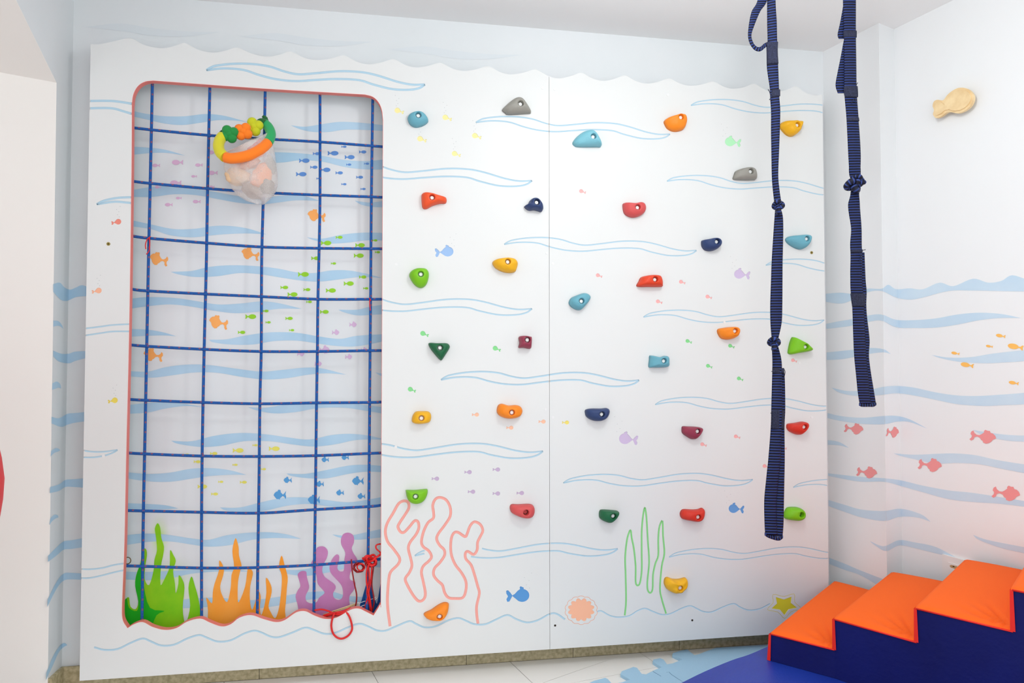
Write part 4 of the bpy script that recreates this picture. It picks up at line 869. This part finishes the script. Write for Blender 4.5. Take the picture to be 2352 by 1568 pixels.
BLUE = mat('royal_blue_vinyl', (24, 50, 150), .45, bump=.15, bscale=120, rgb2=(30, 60, 164), vscale=3, spec=.4)
SBLUE = mat('navy_blue_vinyl', (8, 20, 96), .6, bump=.25, bscale=60, rgb2=(6, 14, 84), vscale=5, spec=.25)
ORV = mat('orange_fabric', (255, 106, 26), .8, bump=.1, bscale=400, spec=.25)
REDV = mat('red_fabric', (232, 30, 10), .6, bump=.15, bscale=300)
ed = [atZ(x, y, MT_) for x, y in smooth2([(1440,1640),(1520,1592),(1565,1568),(1620,1541),(1680,1516),(1720,1503),(1764,1484)], 3)]
edl = ed[-1]; lastd = (ed[-1]-ed[-4]).normalized(); edl2 = edl+lastd*.03
# rest of the crash mat outline lies out of view or under the steps
far = [Vector((2.76, -.04, 0)), Vector((2.86, -.09, 0)), Vector((2.93, -.3, 0)), Vector((3.10, -.75, 0)), Vector((3.22, -1.25, 0)), Vector((2.5, -1.75, 0)), Vector((1.75, -1.1, 0))]
mo = [Vector((p.x, min(p.y, -.03), 0)) for p in ed]+far
bm = bmesh.new(); prism(bm, [(p.x, p.y, .0125) for p in mo], (0, 0, MT_-.0125))
tp = [e_ for e_ in bm.edges if abs(e_.verts[0].co.z-e_.verts[1].co.z) < 1e-6]
bmesh.ops.bevel(bm, geom=tp, offset=.006, segments=3, affect='EDGES')
tag(fromb('crash_mat', bm, BLUE), 'thick royal blue vinyl mat under the orange foam steps', 'mat')
q = dict(h=[.0919, .0928, .0941, .1058])
zt = [MT_+.0919, MT_+.0919+.0928, MT_+.2788, MT_+.3846]
fr = {'P': [(1770,1452),(1916,1418),(2104,1393),(2325,1350)], 'N': [(1913,1497),(2095,1477),(2323,1448)]}
P3 = [atZ(*p, z) for p, z in zip(fr['P'], zt)]; N3 = [atZ(*p, z) for p, z in zip(fr['N'], zt)]
base = atZ(1765, 1512, MT_)
dst = Vector((math.cos(-1.0396), math.sin(-1.0396), 0))
N3.append(P3[3]+dst*.26); N3[3].z = zt[3]
Bk = [atZ(1918,1331,zt[0]), atZ(2051,1311,zt[1]), atZ(2220,1282,zt[2])]
def wallclear(p, m_=.012):
    """keep a point inside the room"""
    for p0, n in (PIL, MAI):
        d = (p-p0).dot(n)
        if (n is PIL[1] and p.y < c1.y) or (n is MAI[1] and p.y > c1.y): continue
        if d < m_: p = p+n*(m_-d)
    if p.y > -.015: p = Vector((p.x, -.015, p.z))
    return p
Bk = [wallclear(b_) for b_ in Bk]
Bk.append(wallclear(Bk[2]+dst*.235)); Bk[3].z = zt[3]
Bn = [wallclear(Vector((Bk[i+1].x, Bk[i+1].y, zt[i]))) for i in range(3)]
Bn.append(wallclear(Bk[3]+dst*.20)); Bn[3].z = zt[3]
stairs = thing('foam_steps', 'orange and navy blue soft foam steps climbing to the right on the blue mat', 'foam steps')
def quadgrid(bm, a, b, c, d, nu, nv, fn, th=.01):
    """a-b front edge, d-c back edge"""
    G = []
    for i in range(nu+1):
        row = []
        for j in range(nv+1):
            u, v = i/nu, j/nv; p = (a*(1-u)+b*u)*(1-v)+(d*(1-u)+c*u)*v; row.append(bm.verts.new(p+fn(u, v)))
        G.append(row)
    for i in range(nu):
        for j in range(nv): bm.faces.new((G[i][j], G[i+1][j], G[i+1][j+1], G[i][j+1])).smooth = True
    return G
def lower(p, d): return Vector((p.x, p.y, p.z-d))
bm = bmesh.new(); F_, G_, H_, I_ = [], [], [], []      # front top, front bottom, back top, back bottom (two per step)
def v_(p, z): return bm.verts.new((p.x, p.y, z))
for i in range(4):
    e0, e1 = P3[i], (P3[i+1] if i < 3 else N3[3]); z_ = zt[i]-.007
    F_ += [v_(e0, z_), v_(e1, z_)]; H_ += [v_(Bk[i], z_), v_(Bn[i], z_)]
G_ = [v_(p, MT_+.001) for p in (P3[0], P3[1], P3[2], P3[3], N3[3])]; I_ = [v_(p, MT_+.001) for p in (Bk[0], Bn[0], Bn[1], Bn[2], Bn[3])]
for i in range(4):
    bm.faces.new((G_[i], G_[i+1], F_[2*i+1], F_[2*i])); bm.faces.new((I_[i], I_[i+1], H_[2*i+1], H_[2*i]))
    bm.faces.new((F_[2*i], F_[2*i+1], H_[2*i+1], H_[2*i])); bm.faces.new((G_[i], G_[i+1], I_[i+1], I_[i]))
    if i < 3: bm.faces.new((F_[2*i+1], F_[2*i+2], H_[2*i+2], H_[2*i+1]))
bm.faces.new((G_[0], F_[0], H_[0], I_[0])); bm.faces.new((G_[4], F_[7], H_[7], I_[4]))
fromb('foam_body', bm, SBLUE, stairs)['label'] = 'navy blue vinyl foam body'
for i in range(4):
    A, Bq, Cq, D = P3[i], (Vector((P3[i+1].x, P3[i+1].y, zt[i])) if i < 3 else N3[i]), Bn[i], Bk[i]
    up = Vector((0, 0, 1))
    def puff(u, v, i=i):
        b_ = .010*(4*u*(1-u))**.6*(4*min(v, .999)*(1-v))**.5 if 0 < u < 1 and 0 < v < 1 else 0
        wr = 0
        for k, (a0, wd) in enumerate(((.25, .03), (.45, .035), (.62, .03))):
            dd = math.hypot(1-u, v*2.2); an = math.atan2(v*2.2, 1-u)
            wr += -.009*math.exp(-((an-a0*1.6)/.06)**2)*math.exp(-((dd-.32)/.26)**2)
        edge = -.005*(max(0, 1-u/.05)**2)-.007*(max(0, 1-v/.03)**2)-.004*(max(0, 1-(1-v)/.04)**2)
        return up*(b_+wr+edge)
    bm = bmesh.new(); n_ = Vector((0, 0, .004))
    G = quadgrid(bm, A-dst*.005, Bq+dst*.001, Cq, D-dst*.005, 48, 52, puff)
    nrm = bm.faces[:] if False else None
    fromb('tread_cover', bm, ORV, stairs)['label'] = 'orange fabric tread'
    # riser cover (faces up the room's left): from lower notch to this tread's front
    lo_z = MT_+.001 if i == 0 else zt[i-1]-.004
    f0 = base if i == 0 else N3[i-1]; b0 = D
    a_ = Vector((A.x, A.y, zt[i]-.005))-dst*.005; d_ = Vector((D.x, D.y, zt[i]-.005))-dst*.005
    a2 = Vector((A.x, A.y, lo_z))-dst*(.012 if i == 0 else .006); d2 = Vector((D.x, D.y, lo_z))-dst*.006
    bm = bmesh.new(); quadgrid(bm, a2, a_, d_, d2, 8, 20, lambda u, v: Vector())
    # front strip returning onto the blue side
    side = Vector((-dst.y, dst.x, 0))
    if side.dot(D-A) > 0: side = -side
    quadgrid(bm, a2+side*.003, a_+side*.003, a_+side*.003+dst*.008, a2+side*.003+dst*.012, 8, 2, lambda u, v: Vector())
    quadgrid(bm, a2, a_, a_+side*.003, a2+side*.003, 8, 1, lambda u, v: Vector())
    fromb('riser_cover', bm, REDV, stairs)['label'] = 'red-orange fabric riser'
# piping between orange tread and blue side
for i in range(4):
    bm = bmesh.new(); side = Vector((-dst.y, dst.x, 0))
    if side.dot(Bk[i]-P3[i]) > 0: side = -side
    E3 = Vector((P3[i+1].x, P3[i+1].y, zt[i])) if i < 3 else N3[i]
    tube(bm, [P3[i]+side*.001-Vector((0, 0, .005)), (P3[i]+E3)/2+side*.001-Vector((0, 0, .005)), E3+side*.001-Vector((0, 0, .005))], .0026, 8)
    fromb('piping', bm, REDV, stairs)

# ------------------------------------------------------------------ hanging webbing straps
def strap_material():
    m = bpy.data.materials.new('navy_striped_webbing'); m.use_nodes = True; nt = m.node_tree; b = nt.nodes['Principled BSDF']
    b.inputs['Roughness'].default_value = .6; b.inputs['Specular IOR Level'].default_value = .3
    uv = nt.nodes.new('ShaderNodeUVMap'); uv.uv_map = 'UVMap'; s = nt.nodes.new('ShaderNodeSeparateXYZ'); nt.links.new(uv.outputs[0], s.inputs[0])
    nz = nt.nodes.new('ShaderNodeTexNoise'); nz.inputs['Scale'].default_value = 14; nz.inputs['Detail'].default_value = 3
    tc = nt.nodes.new('ShaderNodeTexCoord'); nt.links.new(tc.outputs['Object'], nz.inputs[0])
    def M(op, a, b_=None):
        n = nt.nodes.new('ShaderNodeMath'); n.operation = op
        for i, v in enumerate((a, b_)):
            if v is None: continue
            if isinstance(v, (int, float)): n.inputs[i].default_value = v
            else: nt.links.new(v, n.inputs[i])
        return n.outputs[0]
    v = M('ADD', M('MULTIPLY', s.outputs[1], 2*math.pi/.0088), M('MULTIPLY', nz.outputs['Fac'], 1.6))
    st = M('POWER', M('MULTIPLY', M('ADD', M('SINE', v), 1), .5), 4.5)
    edge = M('LESS_THAN', M('PINGPONG', M('MULTIPLY', s.outputs[0], 2), .5), .48)
    mix = nt.nodes.new('ShaderNodeMix'); mix.data_type = 'RGBA'; nt.links.new(st, mix.inputs[0])
    mix.inputs[6].default_value = (*lin((8, 10, 34)), 1); mix.inputs[7].default_value = (*lin((52, 74, 146)), 1)
    nt.links.new(mix.outputs[2], b.inputs['Base Color'])
    bp = nt.nodes.new('ShaderNodeBump'); bp.inputs['Strength'].default_value = .8; bp.inputs['Distance'].default_value = .0015
    nt.links.new(M('SINE', v), bp.inputs['Height']); nt.links.new(bp.outputs[0], b.inputs['Normal']); return m
WEB = strap_material()
STI = mat('dark_stitching_thread', (22, 26, 48), .85, bump=.9, bscale=350, rgb2=(42, 48, 78), vscale=260)
SY = -.6
def ribbon(name, rows, par, y=SY, th=.0035, ytw=None, m=WEB, closed=False):
    """rows: (xl, xr, py) pixel edges; or pairs of points ((x,y),(x,y))"""
    E = [((a[0], a[2]), (a[1], a[2])) if not isinstance(a[0], tuple) else a for a in rows]
    Ls = cr([(e_[0][0], e_[0][1], 0) for e_ in E], 6); Rs = cr([(e_[1][0], e_[1][1], 0) for e_ in E], 6)
    bm = bmesh.new(); uvl = bm.loops.layers.uv.new('UVMap'); prev = None; d = 0; lastc = None
    for i, (l, r) in enumerate(zip(Ls, Rs)):
        tt = i/(len(Ls)-1); yy = y if ytw is None else ytw(tt)
        L = atY(l.x, l.y, yy); R = atY(r.x, r.y, yy)
        # keep the webbing's true width: narrower looking parts are turned edge-on
        wd = (R-L).length; full = .042; tw = 0 if wd > full or isinstance(rows[0][0], tuple) else math.sqrt(max(0, full*full-wd*wd))*.35
        L.y += tw*.5; R.y -= tw*.5
        c = (L+R)/2
        if lastc is not None: d += (c-lastc).length
        lastc = c; ax = (R-L)/2; nrm = ax.cross(Vector((0, 0, 1))).normalized()
        if abs(ax.normalized().z) > .8: nrm = Vector((0, -1, 0))
        ring = []
        for (a, b_) in ((-1, 0), (-.8, 1), (-.3, 1), (.3, 1), (.8, 1), (1, 0), (.8, -1), (-.8, -1)):
            bow = .0015*(1-a*a)
            ring.append((bm.verts.new(c+ax*a+nrm*(b_*th*.5+bow)), a))
        if prev:
            for k in range(8):
                f = bm.faces.new((prev[0][k][0], prev[0][(k+1) % 8][0], ring[(k+1) % 8][0], ring[k][0])); f.smooth = True
                ua, ub = prev[0][k][1]*.5+.5, prev[0][(k+1) % 8][1]*.5+.5
                for lp, uvv in zip(f.loops, ((ua, prev[1]), (ub, prev[1]), (ub, d), (ua, d))): lp[uvl].uv = uvv
        else: first = ring
        prev = (ring, d)
    bm.faces.new([v_[0] for v_ in first]); bm.faces.new([v_[0] for v_ in prev[0]][::-1])
    return fromb(name, bm, m, par)
def knot(par, cx, cy, w, h, y, lab=None, tilt=0):
    """overhand knot: the webbing wound round itself"""
    s = 1/FPX*(Vector((0, y, 0))-CAM).dot(Fw)*1.05
    c = atY(cx, cy, y-.012); N = 60
    bm = bmesh.new(); uvl = bm.loops.layers.uv.new('UVMap'); P = []
    for i in range(N):
        t = 2*math.pi*i/N; x = (math.sin(t)+1.6*math.sin(2*t))/2.6; z = (math.cos(t)-1.6*math.cos(2*t))/2.6; yy = -math.sin(3*t)
        X = x*w*.34*s; Z = z*h*.36*s; ct, st_ = math.cos(tilt), math.sin(tilt)
        P.append(c+Vector((X*ct-Z*st_, yy*.009, X*st_+Z*ct)))
    tube(bm, P, [min(w, h)*.185*s*(1+.12*math.sin(i*.6)) for i in range(N)], 12, closed=True, uv=uvl)
    sphere(bm, c+Vector((0, .004, 0)), min(w, h)*.33*s, 1, .7, 1, 14, 10)
    o = fromb('knot', bm, WEB, par)
    if lab: o['label'] = lab
def stitch(par, rows, y=SY): ribbon('stitching', rows, par, y-.0005, .0062, None, STI)
ZC = HC
s1 = thing('hanging_strap', 'long navy striped webbing strap with two knots, left of the two hanging straps', 'strap', 'navy webbing straps hanging from the ceiling')
def topx(xl, xr): # continue a strap straight up to the ceiling
    a = atY(xl, 0, SY); b_ = atY(xr, 0, SY); c = Vector(((a.x+b_.x)/2, SY, ZC-.01)); p = pxof(c); w_ = (xr-xl)/2
    return (p[0]-w_, p[0]+w_, p[1])
ribbon('webbing', [topx(1764, 1779), (1764,1779,0), (1764,1782,50), (1765,1783,90), (1763,1785,120), (1763,1786,155), (1770,1787,200), (1771,1788,225), (1773,1790,255), (1773,1789,300), (1774,1787,350), (1775,1785,400), (1777,1787,430), (1781,1792,466)], s1)
ribbon('webbing', [(1783,1791,480), (1781,1796,500), (1778,1797,540), (1774,1796,600), (1772,1796,650), (1770,1796,700), (1771,1794,740), (1775,1785,778)], s1)
ribbon('webbing', [(1775,1785,796), (1776,1792,822), (1776,1794,845), (1775,1794,880), (1773,1795,940), (1772,1794,980), (1766,1792,1050), (1760,1788,1100), (1756,1783,1150), (1757,1783,1200), (1758,1786,1228)], s1)
ribbon('webbing', [(1780,1799,848), (1782,1801,880), (1780,1802,940), (1780,1800,980), (1778,1801,1050), (1778,1800,1100), (1777,1799,1150), (1776,1798,1200), (1772,1796,1232)], s1, SY+.006)
ribbon('webbing', [((1757,1222),(1757,1230)), ((1765,1226),(1765,1235)), ((1780,1231),(1780,1240)), ((1788,1233),(1790,1241)), ((1797,1228),(1797,1236))], s1, SY+.003, .006)
ribbon('strap_loop', [((1745,-60),(1768,-60)), ((1740,0),(1762,0)), ((1727,25),(1747,25)), ((1721,50),(1736,50)), ((1718,80),(1726,80)), ((1722,100),(1730,98)), ((1733,115),(1738,107)), ((1746,118),(1747,107)), ((1757,110),(1755,100)), ((1764,104),(1763,96))], s1, SY+.004, .004)
stitch(s1, [(1761,1786,97), (1762,1785,120), (1762,1787,147)]); stitch(s1, [(1772,1790,207), (1772,1790,222)]); stitch(s1, [(1775,1800,845), (1775,1800,856)]); stitch(s1, [(1772,1802,942), (1772,1801,962), (1772,1801,984)])
knot(s1, 1788, 474, 32, 48, SY, 'upper knot'); knot(s1, 1778, 788, 33, 50, SY, 'lower knot')
bm = bmesh.new()
for pts in ([(1764,205),(1768,212),(1770,225),(1767,229)], [(1799,845),(1803,852),(1802,862),(1799,870)], [(1773,950),(1770,948)], [(1776,852),(1772,853)]): tube(bm, [atY(x, y, SY-.002) for x, y in smooth2(pts, 4)], .0012, 6)
fromb('loose_thread', bm, STI, s1)
s2 = thing('hanging_strap', 'shorter navy striped webbing strap with one big knot, right of the two hanging straps', 'strap', 'navy webbing straps hanging from the ceiling')
ribbon('webbing', [topx(1936, 1966), (1936,1966,0), (1938,1966,70), (1939,1967,150), (1939,1968,210), (1944,1972,270), (1948,1977,350), (1951,1976,395), (1957,1974,412)], s2)
ribbon('webbing', [(1957,1971,436), (1955,1971,450), (1949,1974,470), (1951,1975,490), (1955,1976,510), (1957,1977,530), (1954,1978,560), (1955,1979,590), (1953,1980,640), (1954,1983,672), (1957,1985,700), (1958,1985,720), (1960,1988,780), (1962,1990,820), (1966,1994,860), (1970,1997,900), (1974,2001,926)], s2)
ribbon('webbing', [(1968,1983,580), (1966,1986,640), (1966,1989,670), (1966,1988,700), (1968,1990,730), (1972,1996,780), (1972,1994,815), (1975,1998,850), (1980,2005,890), (1986,2011,926)], s2, SY+.006)
ribbon('webbing', [((1974,925),(1974,932)), ((1980,926),(1980,934)), ((1995,926),(1995,934)), ((2005,926),(2006,934)), ((2011,924),(2011,931))], s2, SY+.003, .006)
ribbon('strap_loop', [((1938,5),(1950,5)), ((1930,50),(1950,50)), ((1924,78),(1950,78)), ((1926,89),(1950,89))], s2, SY+.006)
ribbon('strap_loop', [((1938,92),(1950,92)), ((1930,135),(1950,135)), ((1924,165),(1950,165)), ((1919,195),(1950,195)), ((1924,214),(1950,214))], s2, SY+.006)
stitch(s2, [(1937,1968,71), (1937,1968,86)]); stitch(s2, [(1938,1970,198), (1938,1971,212), (1940,1971,223)]); stitch(s2, [(1944,1973,270), (1946,1974,278)]); stitch(s2, [(1953,1988,674), (1955,1987,690), (1957,1987,703)]); stitch(s2, [(1955,1981,573), (1955,1981,579)])
knot(s2, 1963, 424, 66, 48, SY, 'big knot', .4)
knot(s2, 1972, 416, 44, 34, SY-.008, 'outer turn of the big knot', -.5)
bm = bmesh.new()
for pts in ([(1978,575),(1984,574),(1988,573)], [(1975,580),(1977,590),(1974,600)], [(1960,205),(1965,198),(1970,190)], [(1955,238),(1963,226),(1966,238)]): tube(bm, [atY(x, y, SY-.005) for x, y in smooth2(pts, 4)], .0011, 6)
fromb('loose_thread', bm, STI, s2)
for s_, xa in ((s1, topx(1764, 1779)), (s2, topx(1936, 1966))):
    c = Vector((0, 0, 0)); c = atY((xa[0]+xa[1])/2, xa[2], SY); bm = bmesh.new(); box(bm, (c.x-.04, SY-.04, HC-.012), (c.x+.04, SY+.04, HC)); fromb('ceiling_plate', bm, STEEL, s_)

# ------------------------------------------------------------------ wooden fish on the right wall
WOOD = mat('birch_wood', (246, 220, 172), .55, rgb2=(232, 200, 148), vscale=26, bump=.2, bscale=90)
wf = thing('wooden_fish', 'pale wooden fish plaque mounted on the right wall', 'wall decoration')
def wpoly(px, d0, d1, name, m, lab=None):
    P = [on(x, y, c2+nP*d1, nP) for x, y in smooth2(px, 4, True)]; bm = bmesh.new(); prism(bm, P, -nP*(d1-d0))
    bmesh.ops.bevel(bm, geom=[e_ for e_ in bm.edges if e_.calc_face_angle(0) > 1], offset=.0012, segments=2, affect='EDGES')
    return fromb(name, bm, m, wf)
fo = [(2142,243),(2145,233),(2153,229),(2166,230),(2175,219),(2185,210),(2200,202),(2216,202),(2228,209),(2235,221),(2233,235),(2225,247),(2212,256),(2198,260),(2182,257),(2173,259),(2162,267),(2150,271),(2143,263),(2145,253)]
wpoly(fo, .020, .032, 'back_layer', WOOD)
body = [(2168,238),(2178,224),(2190,212),(2204,206),(2218,208),(2228,217),(2229,229),(2222,241),(2210,250),(2196,254),(2182,252)]
tail = [(2148,245),(2149,236),(2156,233),(2163,236),(2168,240),(2180,250),(2170,253),(2160,261),(2151,264),(2148,257)]
wpoly(body, .031, .037, 'body_layer', WOOD); wpoly(tail, .031, .036, 'tail_layer', WOOD)
pc = on(2190, 232, c2+nP*.02, nP); bm = bmesh.new(); u_ = dw*.02
prism(bm, [pc-u_-Vector((0, 0, .02)), pc+u_-Vector((0, 0, .02)), pc+u_+Vector((0, 0, .02)), pc-u_+Vector((0, 0, .02))], -nP*.019); fromb('spacer', bm, WOOD, wf)
# wall socket half hidden by the steps
so = thing('wall_socket', 'white wall socket plate half hidden behind the foam steps', 'socket')
PL = mat('white_plastic', (240, 240, 238), .35)
def wp(px, d0, d1, name, m, par):
    P = [on(x, y, c2+nP*d1, nP) for x, y in px]; bm = bmesh.new(); prism(bm, P, -nP*(d1-d0)); return fromb(name, bm, m, par)
wp([(2164,1272),(2232,1291),(2232,1360),(2164,1338)], .0003, .008, 'plate', PL, so)
wp([(2177,1291),(2216,1301),(2216,1330),(2177,1318)], .006, .010, 'socket_insert', PL, so)
wp([(2184,1297),(2198,1300),(2202,1305),(2197,1307),(2184,1303),(2181,1299)], .009, .0105, 'socket_recess', mat('socket_beige', (190, 160, 110), .6), so)
wp([(2188,1299),(2192,1300),(2192,1302),(2188,1301)], .010, .011, 'contact_hole', DARK, so)

# ------------------------------------------------------------------ red hanging pod at the left frame edge
pod = thing('hanging_pod', 'red rounded fabric pod cut off by the left edge of the picture', 'hanging seat')
edge = atY(13, 1150, -1.2); R_ = .42
bm = bmesh.new(); cc = Vector((edge.x-R_-.044, -1.2, edge.z-.02))
NS = 28; prev = None
for i in range(NS+1):
    t = i/NS; z = -R_*1.35+R_*2.9*t; rr = R_*max(.02, (math.sin(math.pi*min(1, (t*.98+.01)))**.72))*(1-.25*max(0, t-.5))
    ring = []
    for k in range(8*6):
        a = 2*math.pi*k/48; pan = 1-.03*abs(math.sin(4*a))**.5*(-1); ring.append(bm.verts.new(cc+Vector((math.cos(a)*rr, math.sin(a)*rr, z))))
    if prev:
        for k in range(48): bm.faces.new((prev[k], prev[(k+1) % 48], ring[(k+1) % 48], ring[k])).smooth = True
    prev = ring
tip = prev
fromb('fabric_shell', bm, mat('red_canvas', (214, 6, 10), .6, bump=.1, bscale=200), pod)
bm = bmesh.new(); tube(bm, [cc+Vector((0, 0, R_*1.5)), Vector((cc.x, cc.y, HC))], .012, 10); fromb('rope', bm, mat('red_rope', (180, 20, 20), .7), pod)
